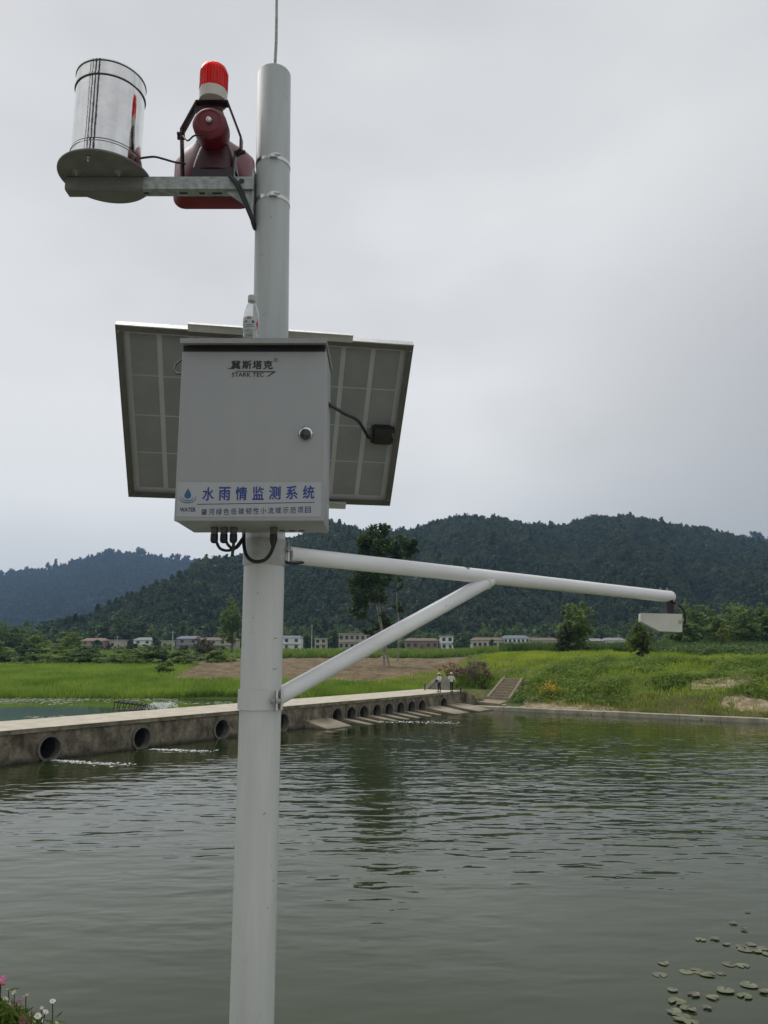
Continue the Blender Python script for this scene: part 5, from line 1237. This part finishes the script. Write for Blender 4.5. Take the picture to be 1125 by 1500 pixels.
for i, (x, yt, w, Y, lab) in enumerate(((228, 930, 16, 360, 'small dark tree right of the bright white house'), (490, 920, 16, 330, 'narrow dark tree between the cream house and the flat-roofed block'), (678, 925, 34, 340, 'dark round tree above the dead shrub'), (449, 928, 12, 340, 'narrow tree right of the white house beside the pole'), (720, 936, 9, 350, 'tiny dark tree in front of the long cream house'), (145, 936, 22, 350, 'dark tree right of the pinkish house'))):
    simple_tree('village_tree', lab, x, 950, yt, Y, w, L_dark, 1100, 0.6, lobes=6, low=0.05, seed=i + 160)
for i in range(13):
    x = 100 + i * 19 + random.uniform(-5, 5); simple_tree('garden_shrub', (ORD + ['twelfth', 'thirteenth'])[i if i < 8 else i].replace('left', 'ninth').replace('middle', 'tenth').replace('right', 'eleventh') + ' garden bush, counted rightwards, in front of the left village houses', x, 955, random.uniform(942, 948), 235 + (i * 37 % 60), random.uniform(26, 40), (L_mid, L_dark, L_fir, L_olive)[i % 4], 1100, 0.42, 'garden bushes', cat='bush', lobes=6, low=0.0, seed=i + 300)
# dead shrub by the stairs
db = gp(690, 1000, 84); w = 84 / F
M_dead = LM('dry_leaves', (0.20, 0.155, 0.095), (0.38, 0.31, 0.21), 1.5)
tree('dead_shrub', 'dry brown shrub heap between the bare slope and the stairs', 'shrub', db,
     [(0.4, 0, 1.3, 1.3, 1.2, 1.1), (-0.9, 0, 1.2, 1.2, 1.0, 0.7), (1.1, 0.3, 1.0, 1.0, 1.0, 0.9), (0.5, .2, 2.1, 0.8, 0.8, 0.7)], 1500, 0.16, M_dead,
     [([(0, 0, -.1), (.1, 0, 1.2), (.4, 0, 2.6)], .06, .02), ([(0, 0, 0), (-.6, .1, .9), (-1.6, .1, 1.7)], .05, .015), ([(.1, 0, 0), (.8, 0, 1.2), (1.3, .1, 2.2)], .05, .015)] + [([(random.uniform(-1, 1), random.uniform(-.6, .6), 0), (random.uniform(-1.4, 1.4), random.uniform(-.6, .6), 1.1), (random.uniform(-1.9, 1.9), random.uniform(-.6, .6), random.uniform(1.4, 2.6))], .025, .01) for _ in range(14)], palebark)
simple_tree('shrub', 'green leafy shrub at the right foot of the dead shrub', 706, 1003, 984, 82, 18, L_mid, 700, 0.15, cat='shrub', lobes=5, low=0.0)
rd = gp(668, 1000, 86)
V, Fq = leaf_quads(np.array([(rd.x, rd.y, rd.z + 1.1)]) + rng.normal(size=(260, 3)) * np.array([0.8, 0.5, 0.35]), np.full(260, 0.26))
mesh_obj('brush_heap', V, Fq, LM('rust_leaves', (0.17, 0.095, 0.060), (0.30, 0.195, 0.125), 2.0), None, None, label='reddish brown heap of cut brush beside the dead shrub', cat='brush', kind='stuff')
# two pale stones at the top of the bare slope
for x, y, r, lab in ((535, 965, 0.75, 'pale boulder at the top of the bare slope, left one'), (566.5, 966, 0.42, 'pale upright boulder under the brace at the top of the bare slope'), (560, 967, 0.3, 'small pale stone beside the upright boulder')):
    p = gp(x, y, 180); r *= 1.5; n = len(ICO2); V = ICO2 * (0.75 + 0.4 * rng.random((n, 1))) * np.array([r, r * .8, r * 0.9]) + np.array(p) + np.array([0, 0, r * 0.4])
    bm = bmesh.new(); 
    for v in V: bm.verts.new(v)
    r_ = bmesh.ops.convex_hull(bm, input=bm.verts); bm.verts.index_update()
    vv = [v.co[:] for v in bm.verts]; ff = [[v.index for v in f.verts] for f in bm.faces]; bm.free()
    mesh_obj('boulder', vv, ff, mat('pale_stone', (0.33, 0.29, 0.23), rough=0.9, var=0.2, scale=2, bump=0.4, bscale=5), None, 30, label=lab, cat='boulder')
# unseen bare-stemmed poplars added behind the viewer to stripe the steel drum
for i, (x, y, r) in enumerate(((-3.35, -3.1, 0.46), (-4.45, -2.6, 0.42), (-5.3, -1.8, 0.30), (-5.9, -1.0, 0.18))):
    b_ = Vector((x, y, gz(x, y)))
    tree('added_poplar', ('thickest', 'second thickest', 'third', 'thinnest')[i] + ' added poplar behind the viewer, seen only as a dark stripe mirrored in the drum', 'tree', b_, [(0, 0, 14.5, 1.0, 1.0, 2.6), (0.2, 0, 15.5, .8, .8, 2.0)], 700, 0.16, L_dark, [([(0, 0, -.2), (.03, 0, 5), (.0, .02, 10), (.02, 0, 15)], r, r * .5)], mat('dark_bark', (0.03, 0.027, 0.022), rough=0.9, var=0.3), 'poplars added for the drum stripes')
# yellow flowers
yf = gp(806, 1003, 72)
t = thing('yellow_flowers', tuple(yf), 'clump of bright yellow flowers on the right bank beside the stairs', 'flowers')
cs = np.array(yf) + rng.normal(size=(300, 3)) * np.array([0.48, 0.3, 0.30]) + np.array([0, 0, 0.85]); V, Fq = leaf_quads(cs, np.full(300, 0.11)); mesh_obj('blossoms', V, Fq, mat('yellow_petals', (0.55, 0.38, 0.02), rough=0.6, var=0.2, trans=0.2), t)
cs = np.array(yf) + rng.normal(size=(300, 3)) * np.array([0.45, 0.3, 0.25]) + np.array([0, 0, 0.45]); V, Fq = leaf_quads(cs, np.full(300, 0.13)); mesh_obj('leaves', V, Fq, L_mid, t)

# ================================================================== GRASS, WEEDS, MAIZE (ground cover)
def blades(P, hgt, wid, lean=0.35, g=rng):
    n = len(P); a = g.random(n) * 2 * np.pi; s = np.stack([np.cos(a), np.sin(a), np.zeros(n)], -1) * wid[:, None]
    a2 = g.random(n) * 2 * np.pi; tip = P + np.stack([np.cos(a2) * lean * hgt, np.sin(a2) * lean * hgt, hgt], -1)
    mid = P + (tip - P) * 0.55 + np.array([0, 0, 0.08]) * hgt[:, None]
    V = np.stack([P - s, P + s, mid + s * 0.7, tip, mid - s * 0.7], 1).reshape(-1, 3)
    i = np.arange(n)[:, None] * 5
    T = np.concatenate([i + np.array([0, 1, 2]), i + np.array([0, 2, 4]), i + np.array([4, 2, 3])]); return V, T
G_bright = LM('bright_grass', (0.190, 0.295, 0.026), (0.430, 0.500, 0.060), 0.30, lo=0.36, hi=0.64)
G_left = LM('left_bank_grass', (0.140, 0.250, 0.028), (0.310, 0.420, 0.065), 0.20, lo=0.34, hi=0.66)
G_weed = LM('weed_leaves', (0.110, 0.190, 0.030), (0.240, 0.330, 0.058), 0.35)
G_dry = LM('dry_grass', (0.170, 0.200, 0.040), (0.380, 0.320, 0.160), 0.8)
G_maize = LM('maize_leaves', (0.050, 0.100, 0.026), (0.125, 0.190, 0.055), 0.4)
def bank_pts(n, d0, d1, s0, s1):
    d = d0 + (d1 - d0) * rng.random(n); s = s0 + (s1 - s0) * rng.random(n)
    x = 11.3 + 0.826 * s + 0.564 * d; y = 70.2 - 0.564 * s + 0.826 * d; return x, y, d, s
def offstairs(x, y):
    # keep plants off the stairs, the bridge end and the bare patches
    px = 562.5 + F * x / y; st_ = (np.hypot(x - 8.6, y - 78.5) > 4.6) & (np.hypot(x - 9.2, y - 75.0) > 3.2) & ~((np.abs((y - 76.65) * 0.84 - (x - 11.07) * 0.54) < 1.9) & (x < 13.4) & (x > 9))
    c1 = ((x - 29.1) * 0.826 - (y - 62.3) * 0.564) / 2.4; c2 = ((x - 29.1) * 0.564 + (y - 62.3) * 0.826) / 1.25
    e1 = ((x - 29.6) * 0.826 - (y - 68.2) * 0.564) / 3.0; e2 = ((x - 29.6) * 0.564 + (y - 68.2) * 0.826) / 1.9
    keep = (c1 ** 2 + c2 ** 2 > 1) | (rng.random(len(x)) < 0.22)
    keep &= (e1 ** 2 + e2 ** 2 > 1) | (rng.random(len(x)) < 0.45)
    return st_ & keep
def sow(name, x, y, h0, h1, w, m, label, sel=None, lean=0.35):
    k = offstairs(x, y); 
    if sel is not None: k &= sel
    x, y = x[k], y[k]; P = np.stack([x, y, ground(x, y) - 0.03], -1); hh = h0 + (h1 - h0) * rng.random(len(x))
    V, T = blades(P, hh, np.full(len(x), w), lean); return mesh_obj(name, V, T, m, None, None, label=label, cat='grass', kind='stuff')
x, y, d, s = bank_pts(76000, 1.6, 44, -22, 46)
nn = fbm(x * 0.16, y * 0.16, 21)
sow('bank_grass', x, y, 0.18, 0.55, 0.035, G_bright, 'bright green grass covering the right bank', (d > 9) | (nn > 0.40))
x, y, d, s = bank_pts(13000, 0.35, 5.0, 6, 46)
sow('shore_grass', x, y, 0.12, 0.42, 0.03, G_dry, 'yellowish dry grass along the kerb of the right bank')
x, y, d, s = bank_pts(14000, 2.2, 19, -4, 46); nn = fbm(x * 0.2, y * 0.2, 31); k = (nn > 0.40) & offstairs(x, y); x, y = x[k], y[k]
c = np.repeat(np.stack([x, y, ground(x, y) + 0.16 + 0.25 * rng.random(len(x)) ** 2], -1), 7, axis=0) + rng.normal(size=(len(x) * 7, 3)) * np.array([0.22, 0.22, 0.17])
V, Fq = leaf_quads(c, np.full(len(c), 0.13), flat=0.6); mesh_obj('bank_weeds', V, Fq, G_weed, None, None, label='leafy dark weeds tangled on the slope of the right bank', cat='weeds', kind='stuff')
# left bank
n = 90000; y = 78.5 + 66 * rng.random(n) ** 1.5; x = y * (-0.62 + 0.76 * rng.random(n))
soil = (y > 91.0) & (x > -25.2 - (y - 91.5) * 0.178 + 1.2 * np.sin(y * 0.7)) & (x < 10 + (y - 93) * .1)
k = ~soil & (y > shore(x) - 0.8) & (x < 0.13 * y) & (np.hypot(x - 8.6, y - 78.5) > 4.4); x, y = x[k], y[k]
P = np.stack([x, y, ground(x, y) - 0.03], -1); hh = (0.22 + 0.5 * rng.random(len(x))) * (1 + 0.5 * (y < shore(x) + 2))
V, T = blades(P, hh, np.full(len(x), 0.045), 0.4); mesh_obj('left_bank_grass', V, T, G_left, None, None, label='lush green grass on the left bank behind the pond', cat='grass', kind='stuff')
n = 3000; y = 92 + 80 * rng.random(n); x = y * (-0.26 + 0.35 * rng.random(n)); P = np.stack([x, y, ground(x, y) + 0.08], -1)
V, T = blades(P, 0.12 + 0.25 * rng.random(n), np.full(n, 0.035)); mesh_obj('soil_weeds', V, T, G_dry, None, None, label='sparse dry sprouts on the bare brown slope', cat='weeds', kind='stuff')
# maize and tall field crops beyond the banks
n = 9000; x = -22 + 130 * rng.random(n); y = 112 + 26 * rng.random(n)
x = np.round(x / 0.8) * 0.8 + rng.normal(size=n) * 0.08
k = (bankd(x, y) > 30) & (x > 0.15 * y); x, y = x[k], y[k]
P = np.repeat(np.stack([x, y, ground(x, y)], -1), 5, axis=0); P[:, 2] += rng.random(len(P)) * 0.7
V, T = blades(P, 0.7 + 0.7 * rng.random(len(P)), np.full(len(P), 0.05), 0.55); mesh_obj('maize_field', V, T, G_maize, None, None, label='tall green maize standing in rows beyond the banks', cat='maize', kind='stuff')
n = 6000; x = 30 + 46 * rng.random(n); y = 84 + 20 * rng.random(n); k = (bankd(x, y) > 24) & (bankd(x, y) < 42) & (x > 34); x, y = x[k], y[k]
c = np.repeat(np.stack([x, y, ground(x, y) + 0.5], -1), 6, axis=0) + rng.normal(size=(len(x) * 6, 3)) * np.array([0.3, 0.3, 0.24])
V, Fq = leaf_quads(c, np.full(len(c), 0.22), flat=0.4); mesh_obj('bean_crop', V, Fq, G_maize, None, None, label='bushy dark green crop between the right bank and the maize', cat='crop', kind='stuff')
n = 5000; x = 188 * (-0.15 + 0.30 * rng.random(n)); y = 187 + 26 * rng.random(n); P = np.repeat(np.stack([x, y, ground(x, y)], -1), 3, axis=0)
V, T = blades(P, 0.9 + 1.2 * rng.random(len(P)), np.full(len(P), 0.10), 0.5); mesh_obj('crop_strip', V, T, G_weed, None, None, label='strip of tall green crop behind the bare brown slope', cat='crop', kind='stuff')
n = 9000; x = -170 + 240 * rng.random(n); y = 188 + 130 * rng.random(n); P = np.stack([x, y, ground(x, y)], -1)
V, T = blades(P, 0.6 + 1.0 * rng.random(n), np.full(n, 0.35), 0.8); mesh_obj('field_growth', V, T, G_weed, None, None, label='green fields in front of the village', cat='field', kind='stuff')

# ================================================================== PEOPLE ON THE BRIDGE
M_skin = mat('skin', (0.42, 0.27, 0.20), rough=0.6, var=0.05); M_shirt = mat('white_cloth', (0.68, 0.67, 0.66), rough=0.9, var=0.08, scale=9, bump=0.3, bscale=25)
M_trs = mat('black_cloth', (0.022, 0.022, 0.026), rough=0.9, var=0.2, scale=9); M_hair = mat('black_hair', (0.02, 0.017, 0.015), rough=0.6); M_hat = mat('pale_hat', (0.62, 0.58, 0.50), rough=0.9, var=0.06)
def skin_mesh(name, chains, m, parent, root, sub=1):
    """chains: lists of (point, radius); chains that start at an existing point join there"""
    vs, rad, es, key = [], [], [], {}
    for ch in chains:
        last = None
        for p, r in ch:
            kx = tuple(round(c, 4) for c in p)
            if kx not in key: key[kx] = len(vs); vs.append(Vector(p)); rad.append(r)
            i = key[kx]
            if last is not None and last != i: es.append((last, i))
            last = i
    me = bpy.data.meshes.new(name); me.from_pydata(vs, es, []); o = bpy.data.objects.new(name, me); C.objects.link(o)
    sm = o.modifiers.new('skin', 'SKIN'); sm.use_smooth_shade = True
    for i, sv in enumerate(me.skin_vertices[0].data): sv.radius = (rad[i], rad[i]); sv.use_root = (i == root)
    su = o.modifiers.new('sub', 'SUBSURF'); su.levels = sub; su.render_levels = sub
    dg = bpy.context.evaluated_depsgraph_get(); nm = bpy.data.meshes.new_from_object(o.evaluated_get(dg))
    bpy.data.objects.remove(o); nm.name = name; nm.materials.clear(); nm.materials.append(m)
    nm.polygons.foreach_set('use_smooth', [True] * len(nm.polygons))
    q = bpy.data.objects.new(name, nm); C.objects.link(q); q.parent = parent; return q
def person(loc, rz, label, armL, armR, stride, hair_long, hat=True):
    t = thing('person', tuple(loc), label, 'person', None)
    t.rotation_euler = (0, 0, rz)
    # faces -Y before turning; heights in metres for a 1.66 m adult
    hip, ch, nk = (0, 0, 0.90), (0, 0.01, 1.22), (0, 0.01, 1.40)
    body = [[(hip, .115), ((0, 0, 1.05), .105), (ch, .125), (nk, .05), ((0, 0, 1.46), .046), ((0, -.01, 1.53), .082), ((0, -.012, 1.60), .078)], [((0, -.01, 1.53), .082), ((0, -.105, 1.525), .014)]]
    shirt = [[((0, 0, .80), .150), ((0, 0, .92), .148), ((0, 0, 1.06), .140), ((0, .01, 1.22), .150), ((0, .01, 1.37), .085)]]
    trs = [[((0, 0, .96), .135), ((0, 0, .88), .135)]]
    for sg, arm in ((-1, armL), (1, armR)):
        shd = (sg * .175, .01, 1.36); el, wr = arm
        body.append([(ch, .125), ((sg * .09, .01, 1.34), .075), (shd, .055), (el, .042), (wr, .028)])
        shirt.append([((0, .01, 1.22), .150), ((sg * .10, .01, 1.345), .085), (shd, .078), (el, .062), (tuple(Vector(el).lerp(Vector(wr), .85)), .048)])
        w_ = Vector(wr); d = (w_ - Vector(el)).normalized(); s_ = d.cross(Vector((0, 1, 0.2))).normalized(); pm_ = w_ + d * .06
        body.append([(wr, .028), (tuple(pm_), .032)])
        for k_, (o_, ln) in enumerate(((-.028, .065), (-.010, .078), (.010, .074), (.028, .058))):
            f0 = pm_ + s_ * o_ + d * .02; f1 = f0 + d * ln * .5 + Vector((0, -.006, 0)); f2 = f1 + d * ln * .45 + Vector((0, -.014, 0))
            body.append([(tuple(pm_), .032), (tuple(f0), .010), (tuple(f1), .009), (tuple(f2), .007)])
        th = w_ + d * .03 + s_ * -.034; body.append([(wr, .028), (tuple(th), .011), (tuple(th + d * .035 + s_ * -.012), .008)])
        lx = sg * .095; st_ = stride * sg
        kn_, an_ = (lx, st_ * .5 - .015, .48), (lx * 1.05, st_ + .02, .085)
        body.append([(hip, .115), ((lx, 0, .84), .085), (kn_, .058), ((lx, st_ * .8 + .025, .32), .052), (an_, .036), ((lx * 1.08, st_ - .09, .035), .032), ((lx * 1.1, st_ - .15, .028), .022)])
        trs.append([((0, 0, .88), .135), ((lx, 0, .82), .098), (kn_, .074), ((lx * 1.05, st_ + .018, .13), .062)])
    skin_mesh('body', body, M_skin, t, 0, 1); skin_mesh('shirt', shirt, M_shirt, t, 0, 1); skin_mesh('trousers', trs, M_trs, t, 0, 1)
    ORG[t.name] = Vector((0, 0, 0))
    mb = MB(); mb.lathe([(0.04, 1.44 if hair_long else 1.50), (0.092, 1.50), (0.098, 1.56), (0.094, 1.62), (0.06, 1.665), (0, 1.675)], (0, 0.018, 0), seg=16); mb.build('hair', M_hair, t, 60)
    for sx in (-1, 1):
        mb = MB(); mb.lathe([(0, -.012), (.010, -.006), (.012, 0), (.010, .006), (0, .012)], (sx * .032, -.085, 1.555), seg=8); mb.build('eye', M_hair, t, 60)
    if hat:
        mb = MB(); mb.lathe([(0.165, 1.598), (0.170, 1.603), (0.105, 1.625), (0.100, 1.69), (0.075, 1.715), (0, 1.722)], (0, 0, 0), seg=20); mb.build('hat', M_hat, t, 40)
    for sg in (-1, 1):
        mb = MB(); st_ = stride * sg; mb.box((sg * .102, st_ - .065, .038), (.092, .26, .076), bev=.03); mb.build('shoe', M_trs, t, 60)
    return t
p1 = onz(643.5, 1014, DZ + 0.006); p2 = onz(661.5, 1013.2, DZ + 0.006)
person(p1, math.radians(-50), 'person in white top and pale hat with a dark bag, left one on the bridge', ((-.24, .0, 1.12), (-.20, -.14, .94)), ((.25, -.02, 1.12), (.15, -.20, 1.02)), 0.03, True)
person(p2, math.radians(15), 'person in a long white jacket and black trousers, right one on the bridge', ((-.26, .0, 1.12), (-.22, -.16, 1.22)), ((.28, 0.0, 1.14), (.33, -.10, .95)), 0.10, False)
bg = MB(); pbg = p1 + Vector((-0.22, -0.12, 0.98)); bg.box(pbg, (0.30, 0.14, 0.24), Matrix.Rotation(-0.8, 3, 'Z'), bev=0.04, seg=3); bgo = bg.build('shoulder_bag', M_trs, None, 60, label='dark bag held by the left person on the bridge', cat='bag')
mb = MB(); mb.tube(smooth_path([pbg + Vector((-.08, 0, .11)), pbg + Vector((.05, .05, .36)), pbg + Vector((.26, .12, .42)), pbg + Vector((.2, .1, .05))], 6), 0.014, 6); mb.build('strap', M_trs, bgo, 60)

# ================================================================== LILY PADS
M_pads = [mat('lily_pad_green', (0.062, 0.070, 0.019), rough=0.2, var=0.25, scale=7, col2=(0.11, 0.118, 0.038), spec=0.5), mat('lily_pad_pale', (0.078, 0.085, 0.036), rough=0.2, var=0.2, scale=7, col2=(0.145, 0.15, 0.07), spec=0.5), mat('lily_pad_brown', (0.075, 0.068, 0.038), rough=0.35, var=0.25, scale=7, col2=(0.13, 0.115, 0.065), spec=0.5)]
pads = [(972, 1411, 26, 0), (966, 1427, 22, 1), (1005, 1423, 22, 1), (1023, 1422, 24, 0), (1036, 1427, 24, 0), (1057, 1426, 20, 2), (1068, 1412, 20, 2), (1088, 1414, 26, 1), (1064, 1383, 18, 0), (1085, 1386, 20, 2), (1100, 1383, 22, 1), (1092, 1391, 22, 0), (1108, 1393, 24, 1), (1118, 1389, 24, 2), (1124, 1397, 24, 1), (1026, 1376, 16, 1), (1062, 1451, 26, 1), (1097, 1443, 26, 1), (1091, 1459, 26, 0), (1044, 1461, 24, 1), (1016, 1457, 22, 2), (985, 1450, 16, 1), (992, 1467, 26, 0), (1006, 1477, 26, 0), (1014, 1480, 20, 1), (988, 1482, 26, 1), (998, 1491, 30, 0), (1012, 1498, 34, 0), (1120, 1453, 26, 2), (1036, 1476, 18, 2), (1047, 1375, 14, 2), (1074, 1352, 14, 2), (1090, 1361, 16, 2), (1095, 1335, 12, 2)]
for i, (x, y, w, c_) in enumerate(pads):
    p = onz(x, y, 0.01); r = w * p.length / F / 2 * (0.5 + 0.34 * random.random()); mb = MB(); n = 22; a0 = random.random() * 6.28; vs = [(p.x, p.y, 0.008)]
    for ring, (rr, hz) in enumerate(((0.55, 0.008), (0.92, 0.008), (1.0, 0.006 if i % 4 else 0.014))):
        for k in range(n + 1):
            an = a0 + math.radians(14) + (2 * math.pi - math.radians(28)) * k / n; wv_ = 1 + 0.05 * math.sin(3 * an + i)
            vs.append((p.x + math.cos(an) * r * rr * wv_, p.y + math.sin(an) * r * rr * wv_, hz + 0.0015 * math.sin(2 * an + i) * (ring == 2)))
    fs = [(0, 1 + k, 2 + k) for k in range(n)]
    for q in (0, 1):
        o_ = 1 + q * (n + 1); fs += [(o_ + k, o_ + k + 1, o_ + n + 2 + k, o_ + n + 1 + k) for k in range(n)]
    vs2 = [(a, b_, z + 0.0007 * i) for a, b_, z in vs]; m0 = len(vs2); vs2 += [(a, b_, z + 0.0007 * i - 0.0004) for a, b_, z in vs]
    fs += [tuple(m0 + q for q in reversed(f)) for f in fs]
    mb.add(vs2, fs); mb.build('lily_pad', M_pads[c_], None, 60, label=('yellow-green', 'pale', 'brownish')[c_] + ' lily pad floating in the lower right corner of the river', cat='lily pad', group='lily pads on the river')

# ================================================================== COSMOS FLOWERS ON THE NEAR BANK
L_cos = LM('cosmos_leaves', (0.05, 0.10, 0.014), (0.13, 0.19, 0.03), 9.0)
PET = {'pink': mat('pink_petals', (0.50, 0.16, 0.30), rough=0.6, var=0.25, scale=90, trans=0.3), 'white': mat('white_petals', (0.66, 0.64, 0.60), rough=0.6, var=0.12, scale=90, trans=0.3), 'magenta': mat('magenta_petals', (0.36, 0.03, 0.15), rough=0.6, var=0.3, scale=90, trans=0.25), 'red': mat('crimson_petals', (0.30, 0.012, 0.035), rough=0.6, var=0.3, scale=90, trans=0.25)}
M_eye = mat('flower_eye', (0.55, 0.36, 0.03), rough=0.8, var=0.2, scale=300)
def cosmos(x, y, Y, colr, size, tilt, label, group):
    h = at(x, y, Y); gb = Vector((h.x + random.uniform(-.06, .06), Y + random.uniform(-.03, .08), gz(h.x, Y) - 0.02))
    t = thing('cosmos_flower', tuple(gb), label, 'flower', group)
    mb = MB(); mid = gb.lerp(h, .55) + Vector((random.uniform(-.03, .03), 0, 0)); mb.tube(smooth_path([gb, mid, h], 5), [0.0022] * 11, 5); mb.build('stem', L_cos, t, 60)
    cs = np.array([np.array(gb.lerp(h, u)) for u in rng.random(26) * 0.9]) + rng.normal(size=(26, 3)) * 0.022; V, Fq = leaf_quads(cs, np.full(26, 0.012), elong=5.5); mesh_obj('leaves', V, Fq, L_cos, t)
    az = random.random() * 6.28; nrm = Vector((math.cos(az) * math.sin(tilt), math.sin(az) * math.sin(tilt) - 0.2, math.cos(tilt))).normalized(); u = nrm.cross(Vector((0, 1, 0))).normalized(); w = nrm.cross(u)
    mb = MB()
    for k in range(8):
        an = 2 * math.pi * k / 8 + random.uniform(-.08, .08); d = u * math.cos(an) + w * math.sin(an); s_ = nrm.cross(d); R_ = size * random.uniform(.88, 1.08); dz = nrm * random.uniform(-.0015, .004)
        mb.add([h + d * R_ * .12, h + d * R_ * .6 + s_ * R_ * .30 + nrm * R_ * .14, h + d * R_ * .98 + s_ * R_ * .20 + dz, h + d * R_ * 1.0 + dz, h + d * R_ * .98 - s_ * R_ * .20 + dz, h + d * R_ * .6 - s_ * R_ * .30 + nrm * R_ * .14, h + d * R_ * .6 + nrm * R_ * .10], [(0, 1, 6), (1, 2, 3, 6), (6, 3, 4, 5), (0, 6, 5)])
    fh = mb.build('petals', PET[colr], t, 60, fix=False)
    mb = MB(); c = h + nrm * size * .06; mb.lathe([(0, -size * .05), (size * .2, 0), (size * .16, size * .1), (0, size * .14)], c, nrm, 10); mb.build('flower_eye', M_eye, fh, 60)
fl = [(2, 1437, 'pink', .020), (0, 1442, 'pink', .020), (13, 1450.5, 'white', .019), (21, 1453, 'white', .014), (38, 1458.5, 'white', .016), (8, 1464, 'white', .016), (9, 1470, 'white', .014), (24, 1469.5, 'pink', .022), (16, 1473.5, 'white', .021), (2, 1475, 'red', .021), (77, 1466.5, 'white', .017), (61, 1476.5, 'white', .011), (66.5, 1482, 'white', .016), (55.5, 1488, 'white', .020), (42.5, 1490, 'magenta', .026), (30, 1490, 'pink', .022), (36, 1497, 'pink', .020), (61, 1495, 'white', .015), (83, 1499, 'white', .015), (29, 1496, 'white', .018), (12, 1497, 'pink', .02), (4, 1488, 'white', .016), (49, 1499, 'white', .016)]
WORD = {'pink': 'pink', 'white': 'white', 'magenta': 'deep magenta', 'red': 'crimson'}
for i, (x, y, c_, s_) in enumerate(fl):
    cosmos(x, y, 3.55 + 0.25 * random.random(), c_, s_ * (0.8 if c_ == 'white' else 1.3), random.uniform(.3, 1.1), WORD[c_] + ' cosmos flower on a thin stem in the lower left corner', 'cosmos flowers in the corner')
n = 1400; px_ = -40 + 95 * rng.random(n) ** 1.3; py_ = 1468 + px_ * 0.45 + 60 * rng.random(n); cs = np.array([tuple(at(a, max(b_, 1462 + a * .5), 3.55 + .35 * rng.random())) for a, b_ in zip(px_, py_)])
V, Fq = leaf_quads(cs, np.full(n, 0.013), elong=6); mesh_obj('cosmos_foliage', V, Fq, L_cos, None, None, label='fine feathery green foliage under the cosmos flowers', cat='foliage', kind='stuff')
n = 5000; x = -7 + 14 * rng.random(n); y = -1 + 6.0 * rng.random(n); P = np.stack([x, y, ground(x, y) - 0.02], -1)
k = ground(x, y) > 0.2; P = P[k]; V, T = blades(P, 0.06 + 0.12 * rng.random(len(P)), np.full(len(P), 0.006), 0.5); mesh_obj('near_bank_grass', V, T, G_left, None, None, label='short grass on the near bank round the pole foot', cat='grass', kind='stuff')

# ================================================================== HAZE
hm = bpy.data.materials.new('haze'); hm.use_nodes = True; t_ = hm.node_tree; t_.nodes.clear()
o_ = t_.nodes.new('ShaderNodeOutputMaterial'); v_ = t_.nodes.new('ShaderNodeVolumePrincipled')
v_.inputs['Color'].default_value = (0.42, 0.66, 1.0, 1); v_.inputs['Density'].default_value = 0.00014; v_.inputs['Anisotropy'].default_value = 0.2
t_.links.new(v_.outputs[0], o_.inputs['Volume'])
mb = MB(); mb.box((0, 3000, 165), (13000, 8400, 340)); hz_ = mb.build('haze', hm, None, None, kind='stuff', label='thin bluish haze filling the valley air', cat='haze')
